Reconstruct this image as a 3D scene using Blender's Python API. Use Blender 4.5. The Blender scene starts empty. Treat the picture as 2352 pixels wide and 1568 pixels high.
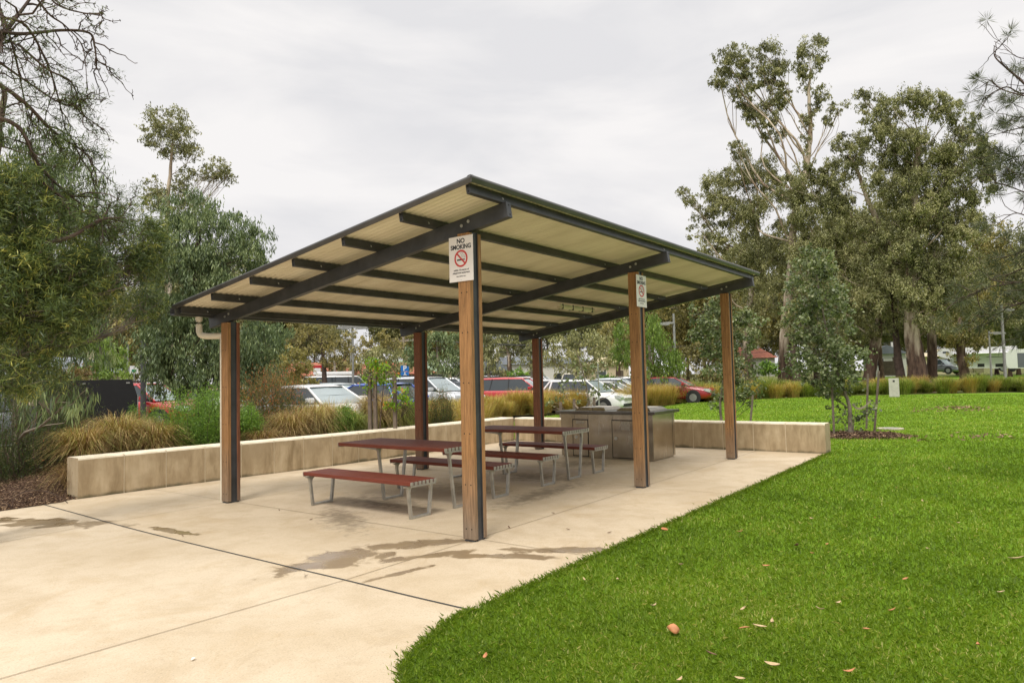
import bpy, math, random
import numpy as np
from mathutils import Vector, Matrix
rng = np.random.default_rng(7); random.seed(7)
ZEN, SUN, EXPO = 2.9, 2.2, 0.0
SC = bpy.context.scene; COL = SC.collection
# ---------------------------------------------------------------- camera model
CW, CH, FPX = 2352.0, 1568.0, 1609.6
PITCH, ROLL, YAW = 0.0503, -0.0236, 0.6368
CAM = np.array([-5.3479, -4.4589, 1.6])
_F = np.array([math.cos(YAW)*math.cos(PITCH), math.sin(YAW)*math.cos(PITCH), math.sin(PITCH)])
_R = np.array([math.sin(YAW), -math.cos(YAW), 0.0]); _U = np.cross(_R, _F)
CR = math.cos(ROLL)*_R + math.sin(ROLL)*_U; CU = -math.sin(ROLL)*_R + math.cos(ROLL)*_U; CF = _F
def pt(px, py, d):
    """world point seen at photo position px,py at horizontal distance d"""
    v = CF + CR*(px-CW/2)/FPX + CU*(CH/2-py)/FPX
    return CAM + v*(d/math.hypot(v[0], v[1]))
def gp(px, d, z=0.0):
    v = pt(px, 860, d); return np.array([v[0], v[1], z])
def vdir(px):
    v = pt(px, 860, 10)-CAM; return math.atan2(v[1], v[0])
def S2L(r, g, b):
    f = lambda c: (c/255/12.92) if c/255 <= .04045 else ((c/255+.055)/1.055)**2.4
    return (f(r), f(g), f(b), 1)
# ---------------------------------------------------------------- tagging
def tag(o, label=None, cat=None, group=None, kind=None):
    if label: o['label'] = label
    if cat: o['category'] = cat
    if group: o['group'] = group
    if kind: o['kind'] = kind
    return o
def empty(name, loc=(0,0,0), rz=0, label=None, cat=None, group=None):
    o = bpy.data.objects.new(name, None); COL.objects.link(o); o.empty_display_size = .1
    o.location = [float(v) for v in loc]; o.rotation_euler = (0,0,rz)
    return tag(o, label, cat, group)
def link(name, me, mat=None, parent=None):
    o = bpy.data.objects.new(name, me); COL.objects.link(o)
    if mat is not None and not me.materials:
        for m in (mat if isinstance(mat,(list,tuple)) else [mat]): me.materials.append(m)
    if parent: o.parent = parent
    return o
def copy_tree(o, parent=None):
    c = o.copy(); COL.objects.link(c); c.parent = parent
    for ch in list(o.children): copy_tree(ch, c)
    return c
# ---------------------------------------------------------------- mesh builders
def np_mesh(name, V, F, smooth=False, v=None, mi=None):
    """V (n,3), F (m,k) array of equal sized faces, v per-vertex float attribute"""
    V = np.ascontiguousarray(V, dtype=np.float32); F = np.ascontiguousarray(F, dtype=np.int32)
    me = bpy.data.meshes.new(name); n, k = F.shape
    me.vertices.add(len(V)); me.vertices.foreach_set('co', V.ravel())
    me.loops.add(n*k); me.loops.foreach_set('vertex_index', F.ravel())
    me.polygons.add(n); me.polygons.foreach_set('loop_start', np.arange(0, n*k, k, dtype=np.int32))
    try: me.polygons.foreach_set('loop_total', np.full(n, k, dtype=np.int32))
    except Exception: pass
    if smooth: me.polygons.foreach_set('use_smooth', np.ones(n, dtype=bool))
    if mi is not None: me.polygons.foreach_set('material_index', np.asarray(mi, dtype=np.int32))
    if v is not None:
        a = me.attributes.new('tint', 'FLOAT', 'POINT'); a.data.foreach_set('value', np.asarray(v, dtype=np.float32))
    me.update(calc_edges=True); return me
class MB:
    def __init__(s): s.v = []; s.f = []; s.m = []; s.sm = []
    def add(s, V, F, m=0, smooth=False):
        b = len(s.v); s.v += [tuple(map(float, p)) for p in V]
        for f in F: s.f.append([b+i for i in f]); s.m.append(m); s.sm.append(smooth)
        return s
    def box(s, x0, x1, y0, y1, z0, z1, m=0, ch=0.0, M=None):
        if ch <= 0:
            V = [(x,y,z) for x in (x0,x1) for y in (y0,y1) for z in (z0,z1)]
            F = [(0,1,3,2),(4,6,7,5),(0,4,5,1),(2,3,7,6),(0,2,6,4),(1,5,7,3)]
        else:
            bm = __import__('bmesh').new()
            r = __import__('bmesh').ops.create_cube(bm, size=1)
            for w in bm.verts: w.co = Vector(((x0+x1)/2+w.co.x*(x1-x0), (y0+y1)/2+w.co.y*(y1-y0), (z0+z1)/2+w.co.z*(z1-z0)))
            __import__('bmesh').ops.bevel(bm, geom=bm.edges[:], offset=ch, segments=2, affect='EDGES', profile=.6)
            bm.verts.ensure_lookup_table()
            V = [tuple(w.co) for w in bm.verts]; F = [[w.index for w in f.verts] for f in bm.faces]; bm.free()
        if M is not None: V = [tuple(M @ Vector(p)) for p in V]
        return s.add(V, F, m)
    def tube(s, P, R, n=8, m=0, cap=True, smooth=True):
        V, F = tube(P, R, n); b = len(P)
        s.add(V, F.tolist(), m, smooth)
        if cap: s.add([V[i] for i in range(n)], [list(range(n))[::-1]], m); s.add([V[(b-1)*n+i] for i in range(n)], [list(range(n))], m)
        return s
    def cyl(s, c, ax, r, h, n=20, m=0, smooth=True, r2=None):
        c = np.array(c, float); a = np.array(ax, float); a /= np.linalg.norm(a)
        return s.tube([c-a*h/2, c+a*h/2], [r, r if r2 is None else r2], n, m, True, smooth)
    def prism(s, P, h0, h1, axis='y', m=0):
        """closed 2D outline extruded along an axis; P gives the other two coordinates"""
        f = {'y': lambda a,b,t:(a,t,b), 'x': lambda a,b,t:(t,a,b), 'z': lambda a,b,t:(a,b,t)}[axis]
        n = len(P); V = [f(a,b,h0) for a,b in P]+[f(a,b,h1) for a,b in P]
        F = [list(range(n))[::-1], list(range(n,2*n))]+[(i,(i+1)%n,n+(i+1)%n,n+i) for i in range(n)]
        return s.add(V, F, m)
    def mesh(s, name):
        me = bpy.data.meshes.new(name); me.from_pydata(s.v, [], s.f)
        me.polygons.foreach_set('material_index', s.m); me.polygons.foreach_set('use_smooth', s.sm); me.update(); return me
    def build(s, name, mat, parent=None, fix=True):
        me = s.mesh(name)
        if fix:
            bmesh = __import__('bmesh'); bm = bmesh.new(); bm.from_mesh(me); bmesh.ops.recalc_face_normals(bm, faces=bm.faces); bm.to_mesh(me); bm.free()
        return link(name, me, mat, parent)
def tube(P, R, n=6):
    P = np.asarray(P, float); R = np.broadcast_to(np.asarray(R, float), (len(P),))
    T = np.gradient(P, axis=0); T /= np.linalg.norm(T, axis=1, keepdims=True)+1e-9
    ref = np.array([0,0,1.0]) if abs(T[:,2]).mean() < .8 else np.array([1.0,0,0])
    A = np.cross(T, ref); A /= np.linalg.norm(A, axis=1, keepdims=True)+1e-9; B = np.cross(A, T)
    a = np.arange(n)*2*np.pi/n
    V = P[:,None,:] + R[:,None,None]*(np.cos(a)[None,:,None]*A[:,None,:] + np.sin(a)[None,:,None]*B[:,None,:])
    i = np.arange(len(P)-1)[:,None]*n; j = np.arange(n)[None,:]
    F = np.stack([i+j, i+(j+1)%n, i+n+(j+1)%n, i+n+j], -1).reshape(-1,4)
    return V.reshape(-1,3), F
class Tubes:
    def __init__(s): s.V = []; s.F = []; s.n = 0
    def add(s, P, R, n=5):
        V, F = tube(P, R, n); s.V.append(V); s.F.append(F+s.n); s.n += len(V)
    def mesh(s, name): return np_mesh(name, np.concatenate(s.V), np.concatenate(s.F), smooth=True)
# ---------------------------------------------------------------- materials
class Mat:
    def __init__(s, name):
        s.m = bpy.data.materials.new(name); s.m.use_nodes = True; s.t = s.m.node_tree; s.t.nodes.clear()
        s.out = s.N('ShaderNodeOutputMaterial'); s.b = s.N('ShaderNodeBsdfPrincipled'); s.L(s.b.outputs[0], s.out.inputs[0])
    def N(s, t, **k):
        n = s.t.nodes.new(t)
        for a, b in k.items(): setattr(n, a, b)
        return n
    def L(s, a, b): s.t.links.new(a, b)
    def set(s, **k):
        for a, v in k.items():
            i = s.b.inputs[a.replace('_',' ')]
            if hasattr(v, 'links') or hasattr(v, 'is_linked'): s.L(v, i)
            else: i.default_value = v
        return s
    def co(s, kind='Object', scale=(1,1,1), rot=(0,0,0), loc=(0,0,0)):
        if kind == 'World': src = s.N('ShaderNodeNewGeometry').outputs['Position']
        else: src = s.N('ShaderNodeTexCoord').outputs[kind]
        m = s.N('ShaderNodeMapping'); m.inputs['Scale'].default_value = scale; m.inputs['Rotation'].default_value = rot; m.inputs['Location'].default_value = loc
        s.L(src, m.inputs[0]); return m.outputs[0]
    def noise(s, co, scale=5, det=4, rough=.55, dist=0):
        n = s.N('ShaderNodeTexNoise'); n.inputs['Scale'].default_value = scale; n.inputs['Detail'].default_value = det
        n.inputs['Roughness'].default_value = rough; n.inputs['Distortion'].default_value = dist
        s.L(co, n.inputs['Vector']); return n.outputs['Fac']
    def vor(s, co, scale=5, out='Distance', feature='F1'):
        n = s.N('ShaderNodeTexVoronoi', feature=feature); n.inputs['Scale'].default_value = scale; s.L(co, n.inputs['Vector']); return n.outputs[out]
    def ramp(s, fac, stops, interp='LINEAR'):
        r = s.N('ShaderNodeValToRGB'); r.color_ramp.interpolation = interp; e = r.color_ramp.elements
        while len(e) < len(stops): e.new(.5)
        for i, (p, c) in enumerate(stops):
            e[i].position = p; e[i].color = c if isinstance(c,(tuple,list)) else (c,c,c,1)
        s.L(fac, r.inputs[0]); return r.outputs[0]
    def mix(s, fac, a, b, mode='MIX'):
        n = s.N('ShaderNodeMix', data_type='RGBA', blend_type=mode)
        for i, v in ((0,fac),(6,a),(7,b)):
            if hasattr(v,'is_linked'): s.L(v, n.inputs[i])
            else: n.inputs[i].default_value = v
        return n.outputs[2]
    def math(s, op, a, b=0.0, c=None, clamp=False):
        n = s.N('ShaderNodeMath', operation=op, use_clamp=clamp)
        for i, v in enumerate((a,b) if c is None else (a,b,c)):
            if hasattr(v,'is_linked'): s.L(v, n.inputs[i])
            else: n.inputs[i].default_value = v
        return n.outputs[0]
    def bump(s, h, strength=.3, dist=.01):
        n = s.N('ShaderNodeBump'); n.inputs['Strength'].default_value = strength; n.inputs['Distance'].default_value = dist
        s.L(h, n.inputs['Height']); s.L(n.outputs[0], s.b.inputs['Normal']); return s
def plain(name, col, rough=.5, metal=0.0, var=.12, scale=8, bump=0.0, spec=.5, coat=0, co='Object'):
    m = Mat(name); n = m.noise(m.co(co), scale, 5)
    d = tuple(c*(1-var) for c in col[:3])+(1,); l = tuple(min(1,c*(1+var)) for c in col[:3])+(1,)
    m.set(Base_Color=m.ramp(n, [(.3,d),(.7,l)]), Roughness=rough, Metallic=metal, Specular_IOR_Level=spec, Coat_Weight=coat)
    if bump: m.bump(m.noise(m.co(co), scale*8, 3), bump, .004)
    return m.m
def leafmat(name, stops, trans=.3, rough=.45, tcol=1.4, g=1.0):
    stops = [(p,(min(1,c[0]*g*1.06),min(1,c[1]*g),min(1,c[2]*g*.95),1)) for p,c in stops]
    m = Mat(name); a = m.N('ShaderNodeAttribute', attribute_name='tint')
    c = m.ramp(a.outputs['Fac'], stops)
    m.set(Base_Color=c, Roughness=rough, Specular_IOR_Level=.35)
    t = m.N('ShaderNodeBsdfTranslucent'); tc = m.mix(1.0, c, (tcol,tcol*1.05,tcol*.6,1), 'MULTIPLY'); m.L(tc, t.inputs[0])
    x = m.N('ShaderNodeMixShader'); x.inputs[0].default_value = trans
    m.L(m.b.outputs[0], x.inputs[1]); m.L(t.outputs[0], x.inputs[2]); m.L(x.outputs[0], m.out.inputs[0]); return m.m
# ================================================================ MATERIALS
def concrete_mat(name, base, wet=True):
    m = Mat(name); co = m.co('World')
    n1 = m.noise(co, .55, 5, .6); n2 = m.noise(co, 2.6, 6, .65); n3 = m.noise(co, 90, 3, .6); n4 = m.noise(co, 7, 5, .7)
    b = base; mul = lambda k, t=(1,1,1): tuple(b[i]*k*t[i] for i in range(3))+(1,)
    c = m.ramp(n1, [(.32, mul(.86,(1,.965,.9))), (.52, mul(1.0)), (.7, mul(1.08))])
    c = m.mix(m.ramp(n2, [(.46, 0.0), (.70, .6)]), c, mul(.74,(1,.93,.80)))
    c = m.mix(m.ramp(m.noise(co, .9, 6, .75, 1.2), [(.52, 0.0), (.66, .45)]), c, mul(.78,(1,.90,.72)))
    c = m.mix(m.ramp(n3, [(.56, 0.0), (.68, .6)]), c, mul(.55))
    c = m.mix(m.ramp(n3, [(.30, .5), (.42, .0)]), c, mul(1.25))
    c = m.mix(m.ramp(m.vor(co, 34), [(.0, .65), (.10, 0.0)]), c, mul(.55,(1,.92,.8)))
    c = m.mix(m.ramp(m.vor(co, 9.0), [(.0, .55), (.02, 0.0)]), c, mul(.25))
    c = m.mix(m.ramp(m.noise(co, 34, 4, .7), [(.56, 0.0), (.70, .5)]), c, mul(.66,(1,.95,.88)))
    c = m.mix(m.ramp(m.noise(m.co('World',(1,1,1),(0,0,.6)), 1.4, 8, .8, 2.2), [(.60, 0.0), (.63, .28), (.68, .0)]), c, mul(.62,(1,.92,.82)))
    rough = .8
    if wet:
        def blob(cx, cy, rx, ry, ang):
            mp = m.N('ShaderNodeMapping', vector_type='TEXTURE'); mp.inputs['Location'].default_value = (cx,cy,0)
            mp.inputs['Rotation'].default_value = (0,0,math.radians(ang)); mp.inputs['Scale'].default_value = (rx,ry,1)
            m.L(m.N('ShaderNodeNewGeometry').outputs['Position'], mp.inputs[0])
            l = m.N('ShaderNodeVectorMath', operation='LENGTH'); m.L(mp.outputs[0], l.inputs[0]); return l.outputs['Value']
        def group(L):
            v = blob(*L[0])
            for e in L[1:]: v = m.math('MINIMUM', v, blob(*e))
            return v
        d = group([(-1.12,.62,.62,.3,-8),(-.42,.42,.62,.19,-38),(-.30,-.62,.62,.09,-62),(-1.18,-.18,.34,.05,-10),(.16,-.92,.5,.12,-62),(-1.95,5.15,1.15,.24,-69),(-1.33,3.2,.6,.07,92),(-.7,.05,.5,.1,-30)])
        wn = m.noise(co, 3.2, 6, .62, .4)
        f = m.math('ADD', d, m.math('MULTIPLY', m.math('SUBTRACT', wn, .5), 3.4))
        wm = m.ramp(f, [(.74, 1.0), (.86, .45), (1.05, 0.0)])
        wn2 = m.noise(co, 1.6, 4, .6)
        wetc = m.mix(m.ramp(wn2, [(.35,0.0),(.7,1.0)]), mul(.40,(1,.86,.68)), mul(.54,(1,.90,.74)))
        # soft dark patches under and around the tables and before the barbecue
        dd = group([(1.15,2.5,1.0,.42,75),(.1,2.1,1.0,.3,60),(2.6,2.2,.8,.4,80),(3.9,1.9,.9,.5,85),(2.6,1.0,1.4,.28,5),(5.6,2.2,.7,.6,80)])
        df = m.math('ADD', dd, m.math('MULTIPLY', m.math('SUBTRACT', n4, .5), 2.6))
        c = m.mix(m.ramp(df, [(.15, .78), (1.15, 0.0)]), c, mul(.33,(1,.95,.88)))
        c = m.mix(wm, c, wetc)
        gl = m.ramp(m.noise(co, 2.1, 3), [(.45,.42),(.62,.12)])
        rr = m.mix(wm, (.8,.8,.8,1), gl); rough = rr
    m.set(Base_Color=c, Roughness=rough, Specular_IOR_Level=.4)
    m.bump(m.math('ADD', n3, m.math('MULTIPLY', n2, .6)), .22, .004); return m.m
def wall_mat():
    m = Mat('cast_concrete'); co = m.co('World'); st = m.co('World', (2.0,2.0,.45))
    n1 = m.noise(co, 1.7, 5, .6); n2 = m.noise(st, 2.4, 6, .68, .3); n3 = m.noise(co, 60, 3)
    c = m.ramp(n2, [(.34,(.30,.225,.13,1)),(.5,(.47,.37,.235,1)),(.66,(.56,.46,.31,1))])
    c = m.mix(m.ramp(n1, [(.42,.55),(.6,0.0)]), c, (.33,.25,.15,1))
    c = m.mix(m.ramp(m.vor(co, 26), [(0,.8),(.06,0.0)]), c, (.16,.13,.09,1))
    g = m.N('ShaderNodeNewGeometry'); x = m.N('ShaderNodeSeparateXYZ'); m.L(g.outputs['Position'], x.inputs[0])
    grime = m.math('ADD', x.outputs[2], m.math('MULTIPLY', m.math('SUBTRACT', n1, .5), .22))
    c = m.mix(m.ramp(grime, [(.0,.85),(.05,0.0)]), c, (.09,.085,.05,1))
    m.set(Base_Color=c, Roughness=.85, Specular_IOR_Level=.25); m.bump(m.math('ADD', n3, m.noise(co, 14, 4)), .25, .005); return m.m
def top_mat():
    m = Mat('wall_cap'); co = m.co('World')
    c = m.ramp(m.noise(co, 5, 5), [(.35,(.62,.53,.38,1)),(.65,(.76,.68,.53,1))]); m.set(Base_Color=c, Roughness=.85)
    m.bump(m.noise(co, 60, 3), .2, .004); return m.m
def timber_mat(name, base, grey=.5, vert=True):
    m = Mat(name); oi = m.N('ShaderNodeObjectInfo').outputs['Random']
    tc = m.N('ShaderNodeTexCoord').outputs['Object']
    off = m.N('ShaderNodeVectorMath', operation='ADD'); m.L(tc, off.inputs[0]); cx = m.N('ShaderNodeCombineXYZ')
    k = m.math('MULTIPLY', oi, 37.0); m.L(k, cx.inputs[0]); m.L(k, cx.inputs[2]); m.L(cx.outputs[0], off.inputs[1])
    mp = m.N('ShaderNodeMapping'); mp.inputs['Scale'].default_value = (14,14,.7); m.L(off.outputs[0], mp.inputs[0])
    g = m.noise(mp.outputs[0], 4.0, 7, .7, .6); mp2 = m.N('ShaderNodeMapping'); mp2.inputs['Scale'].default_value = (26,26,1.6); m.L(off.outputs[0], mp2.inputs[0])
    f = m.noise(mp2.outputs[0], 6, 4, .7); big = m.noise(off.outputs[0], 1.3, 3)
    b = base; c = m.ramp(g, [(.3,tuple(x*.5 for x in b)+(1,)),(.5,tuple(b)+(1,)),(.68,tuple(min(1,x*1.45) for x in b)+(1,))])
    c = m.mix(m.ramp(f, [(.52,0.0),(.7,.5)]), c, tuple(x*.35 for x in b)+(1,))
    sx = m.N('ShaderNodeSeparateXYZ'); m.L(tc, sx.inputs[0])
    low = m.math('ADD', sx.outputs[2], m.math('MULTIPLY', m.math('SUBTRACT', big, .5), .9))
    gm = m.ramp(low, [(.05, min(1,grey+.35)),(.75, grey*.25)])
    c = m.mix(gm, c, m.ramp(g, [(.3,(.11,.085,.06,1)),(.7,(.30,.245,.185,1))]))
    m.set(Base_Color=c, Roughness=.68, Specular_IOR_Level=.3); m.bump(m.math('ADD', g, f), .35, .004); return m.m
M = {}
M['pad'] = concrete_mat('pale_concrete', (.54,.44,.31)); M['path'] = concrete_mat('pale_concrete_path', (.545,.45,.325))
M['wall'] = wall_mat(); M['cap'] = top_mat()
M['joint'] = plain('joint_filler', (.035,.04,.04), .8); M['sawcut'] = plain('saw_cut', (.24,.18,.11), .9); M['mortar'] = plain('pale_mortar', (.66,.58,.44), .9, scale=20)
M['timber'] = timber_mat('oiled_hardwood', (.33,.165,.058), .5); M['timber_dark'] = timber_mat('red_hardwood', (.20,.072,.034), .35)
M['steel'] = plain('charcoal_steel', (.040,.042,.046), .42, .0, .35, 5, .15, .5); M['steel_flat'] = plain('charcoal_trim', (.060,.058,.056), .42, .0, .25, 4, 0, .6)
M['bolt'] = plain('zinc_bolt', (.55,.55,.52), .35, .8); M['hole'] = plain('dark_hole', (.008,.008,.008), .9)
def ceiling_mat():
    m = Mat('cream_roof_sheet'); co = m.co('Object', (1,.12,1)); n = m.noise(co, 3.2, 5, .65); lap = m.noise(m.co('Object', (1,.02,1)), 7, 2)
    c = m.ramp(n, [(.3,(.60,.54,.40,1)),(.55,(.71,.65,.50,1)),(.72,(.77,.72,.57,1))]); c = m.mix(m.ramp(lap,[(.62,0.0),(.68,.25)]), c, (.4,.33,.2,1))
    m.set(Base_Color=c, Roughness=.5, Specular_IOR_Level=.35); return m.m
M['cream'] = ceiling_mat(); M['rooftop'] = plain('dark_roof_paint', (.09,.115,.13), .4, .1, .15, 2)
def slat_mat():
    m = Mat('red_brown_slats'); co = m.co('Object', (30,1.2,30)); g = m.noise(co, 3, 5, .65)
    pos = m.co('Object', (16.0,.02,1)); r = m.noise(pos, 1, 0)
    c = m.ramp(g, [(.3,(.11,.028,.016,1)),(.55,(.19,.048,.026,1)),(.75,(.26,.074,.042,1))]); c = m.mix(m.ramp(r,[(.4,0.0),(.6,.5)]), c, (.17,.036,.024,1))
    m.set(Base_Color=c, Roughness=.5, Specular_IOR_Level=.3); m.bump(g, .15, .002); return m.m
M['slat'] = slat_mat(); M['alu'] = plain('cast_aluminium', (.42,.41,.37), .42, .75, .18, 14, .1)
def stainless():
    m = Mat('brushed_stainless'); co = m.co('Object', (1,1,.06)); n = m.noise(co, 42, 4); s = m.noise(m.co('Object', (1,1,.7)), 3.2, 5, .65)
    c = m.ramp(s, [(.3,(.36,.325,.27,1)),(.5,(.43,.395,.335,1)),(.7,(.50,.46,.40,1))])
    r = m.ramp(m.math('ADD', m.math('MULTIPLY', n, .4), m.math('MULTIPLY', s, .6)), [(.3,.16),(.7,.30)])
    m.set(Base_Color=c, Metallic=1.0, Roughness=r, Anisotropic=.4); return m.m
M['inox'] = stainless(); M['inox_dark'] = plain('dark_worktop_steel', (.16,.15,.14), .22, .9, .15, 6)
M['white_sign'] = plain('sign_white', (.78,.74,.70), .4, 0, .03); M['ink'] = plain('black_ink', (.02,.02,.022), .5, 0, 0); M['red_ink'] = plain('red_ink', (.55,.035,.03), .5, 0, 0)
M['pvc'] = plain('cream_pvc', (.72,.66,.53), .4, 0, .08); M['diffuser'] = plain('batten_diffuser', (.66,.60,.44), .3, 0, .08)
# ================================================================ SETTING
def poly(name, P, z, mat, kind='structure', thick=0):
    me = bpy.data.meshes.new(name); n = len(P)
    if thick:
        V = [(x,y,z) for x,y in P]+[(x,y,z-thick) for x,y in P]; F = [list(range(n))]+[(i,n+i,n+(i+1)%n,(i+1)%n) for i in range(n)]
    else: V = [(x,y,z) for x,y in P]; F = [list(range(n))]
    me.from_pydata(V, [], F); me.update()
    bmesh = __import__('bmesh'); bm = bmesh.new(); bm.from_mesh(me); bmesh.ops.triangulate(bm, faces=[f for f in bm.faces if len(f.verts) > 4])
    bmesh.ops.recalc_face_normals(bm, faces=bm.faces)
    if sum(f.normal.z*f.calc_area() for f in bm.faces) < 0: bmesh.ops.reverse_faces(bm, faces=bm.faces)
    bm.to_mesh(me); bm.free()
    return tag(link(name, me, mat), kind=kind)
def spline(P, n=6):
    P = [np.array(p, float) for p in P]; Q = []
    for i in range(len(P)-1):
        a = P[max(i-1,0)]; b = P[i]; c = P[i+1]; d = P[min(i+2,len(P)-1)]
        for k in range(n):
            t = k/n; Q.append(.5*((2*b)+(c-a)*t+(2*a-5*b+4*c-d)*t*t+(3*b-a-3*c+d)*t**3))
    Q.append(P[-1]); return np.array(Q)
JOINT = spline([(-1.39,6.5),(-1.45,5.2),(-1.51,4.0),(-1.545,2.7),(-1.565,1.0),(-1.57,.06),(-1.585,-.6),(-1.585,-1.27)])
LAWNC = spline([(-1.585,-1.27),(-1.85,-1.29),(-2.15,-1.39),(-2.5,-1.54),(-2.78,-1.85),(-3.05,-2.4),(-3.3,-3.3),(-3.5,-4.6),(-3.6,-7),(-3.6,-14)])
WALLF = spline([(-.93,6.60),(0,6.555),(1,6.49),(2.1,6.38),(3.3,6.25),(4.4,6.20),(6.5,6.15),(8.95,6.12)])
pad = [tuple(p) for p in JOINT]+[(-1.2,-1.285),(4,-1.29),(8.95,-1.26),(9.0,-1.2),(9.0,6.2)]+[(x,y+.03) for x,y in WALLF[::-1]]+[(-.98,6.66),(-1.2,6.55)]
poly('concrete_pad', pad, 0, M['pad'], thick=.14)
path = [tuple(p) for p in JOINT[::-1]]+[(-1.9,6.53),(-4,6.9),(-9,8.4),(-16,11),(-22,9),(-22,-16),(-3.6,-16)]+[tuple(p) for p in LAWNC[::-1]][:-1]
poly('concrete_path', path, -.001, M['path'], thick=.14)
def strip(name, P, w, z, mat, kind='structure', label=None):
    P = np.asarray(P, float); T = np.gradient(P, axis=0); T /= np.linalg.norm(T, axis=1, keepdims=True); N = np.stack([-T[:,1], T[:,0]], 1)*w/2
    V = [(*p, z) for p in P+N]+[(*p, z) for p in P-N]; n = len(P)
    return tag(link(name, np_mesh(name, V, [(i, n+i, n+i+1, i+1) for i in range(n-1)]), mat), kind=kind)
strip('expansion_joint', JOINT, .016, .004, M['joint'])
for P in ([(-1.58,.06),(-4.6,.25),(-12,.7)], [(-1.55,.06),(9.0,.06)], [(-1.5,4.36),(8.9,4.30)], [(-1.52,4.36),(-5,4.1),(-12,3.6)], [(.085,-1.28),(.085,.0)], [(.085,.12),(.085,6.5)], [(3.76,-1.28),(3.76,6.2)], [(7.46,-1.28),(7.46,6.1)]):
    strip('saw_cut', [p for p in spline(P, 8)], .007, .004, M['sawcut'])
# ground sheets
def ground_mat(name, stops, scale=1.5, r=.95, sp=(40,.3)):
    m = Mat(name); co = m.co('World'); n = m.noise(co, scale, 6, .65); k = m.noise(co, sp[0], 3, .7)
    f = m.math('ADD', m.math('MULTIPLY', n, 1-sp[1]), m.math('MULTIPLY', k, sp[1])); m.set(Base_Color=m.ramp(f, stops), Roughness=r, Specular_IOR_Level=.15)
    m.bump(k, .6, .03); return m.m
M['verge'] = ground_mat('rough_verge', [(.32,(.045,.055,.016,1)),(.5,(.10,.11,.032,1)),(.66,(.19,.16,.075,1))], .5, sp=(9,.4))
M['lawn'] = ground_mat('lawn_sward', [(.3,(.085,.16,.012,1)),(.5,(.15,.27,.018,1)),(.7,(.24,.38,.03,1))], .8, sp=(75,.55))
M['mulch'] = ground_mat('bark_mulch', [(.36,(.022,.013,.009,1)),(.5,(.085,.05,.032,1)),(.64,(.24,.16,.10,1))], 3, sp=(55,.75))
M['asphalt'] = ground_mat('asphalt', [(.3,(.06,.06,.058,1)),(.7,(.11,.108,.10,1))], 1.0, .85)
M['footpath'] = ground_mat('footpath_concrete', [(.3,(.42,.37,.28,1)),(.7,(.55,.49,.38,1))], 1.0, .9, sp=(30,.3))
M['far_road'] = ground_mat('far_road_surface', [(.3,(.28,.27,.25,1)),(.7,(.38,.37,.34,1))], 1.0, .9)
g = np.linspace(-1,1,40); gx = np.sign(g)*np.abs(g)**2*700
V = [(x+20, y+20, -.13) for x in gx for y in gx]; F = [(i*40+j,(i+1)*40+j,(i+1)*40+j+1,i*40+j+1) for i in range(39) for j in range(39)]
tag(link('ground', np_mesh('ground', V, F), M['verge']), kind='structure')
LAWN = [(-1.585,-1.28),(-1.2,-1.29),(4,-1.295),(8.95,-1.265),(9.02,-1.22),(9.42,-1.2),(9.42,6.9),(11,8.0),(14,10.2),(18,11.2),(22,11.0),(26.5,9.9),(29.5,10.3),(34,8.8),(38,6.2),(40.8,4.0),(43.5,0),(45.2,-4),(46,-9),(47,-16),(48,-40),(-3.6,-40),(-3.6,-14)]+[tuple(p) for p in LAWNC[::-1]][1:-1]
poly('lawn', LAWN, -.012, M['lawn'])
# raised garden bed behind the long wall
def bed_z(x, y):
    a = np.clip((y-6.7)*.30, 0, .36)*np.clip((x+2.6)*.45, .12, 1); b = np.clip((15.5-y)/3.0, 0, 1)
    return a*b + .03*np.sin(x*2.1+y*1.7) - .02
bx = np.linspace(-16, 9.42, 90); by = np.linspace(0, 1, 26)
V = []
for x in bx:
    y0 = np.interp(x, [-16,-9,-4,-1.9,-1.2,-.95,0,9.4], [10.9,8.35,6.86,6.5,6.5,6.62,6.8,6.45]) if x < -.9 else np.interp(x, WALLF[:,0], WALLF[:,1])+.25
    for t in by:
        y = y0+(15.5-y0)*t**1.3; z = float(bed_z(x, y)); V.append((x, y, max(z, .004) if t > 0 else (.004 if x < -.9 else z)))
F = [(i*26+j,(i+1)*26+j,(i+1)*26+j+1,i*26+j+1) for i in range(89) for j in range(25)]
tag(link('garden_bed', np_mesh('garden_bed', V, F, smooth=True), M['mulch']), kind='structure')
poly('car_park', [(-20,22),(-3,19),(4,20.5),(9,15.6),(14,15.6),(17,16.0),(24,15.0),(31,13.6),(45,20),(60,60),(20,75),(-40,60)], -.10, M['asphalt'])
poly('footpath', [(-6,27),(0,23.2),(5,21.6),(5.6,22.8),(1,24.6),(-5,28.6)], -.085, M['footpath'])
poly('far_road', [tuple(gp(1660,84)[:2]),tuple(gp(2020,84)[:2]),tuple(gp(2020,93)[:2]),tuple(gp(1660,93)[:2])], .15, M['far_road'])
poly('gravel_path', [tuple(gp(2275,58)[:2]),tuple(gp(2420,52)[:2]),tuple(gp(2420,80)[:2]),tuple(gp(2352,82)[:2])], -.06, M['far_road'])
poly('caravan_park_grass', [tuple(gp(1900,92)[:2]),tuple(gp(2460,60)[:2]),tuple(gp(2500,150)[:2]),tuple(gp(1900,150)[:2])], -.04, M['lawn'])
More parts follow.
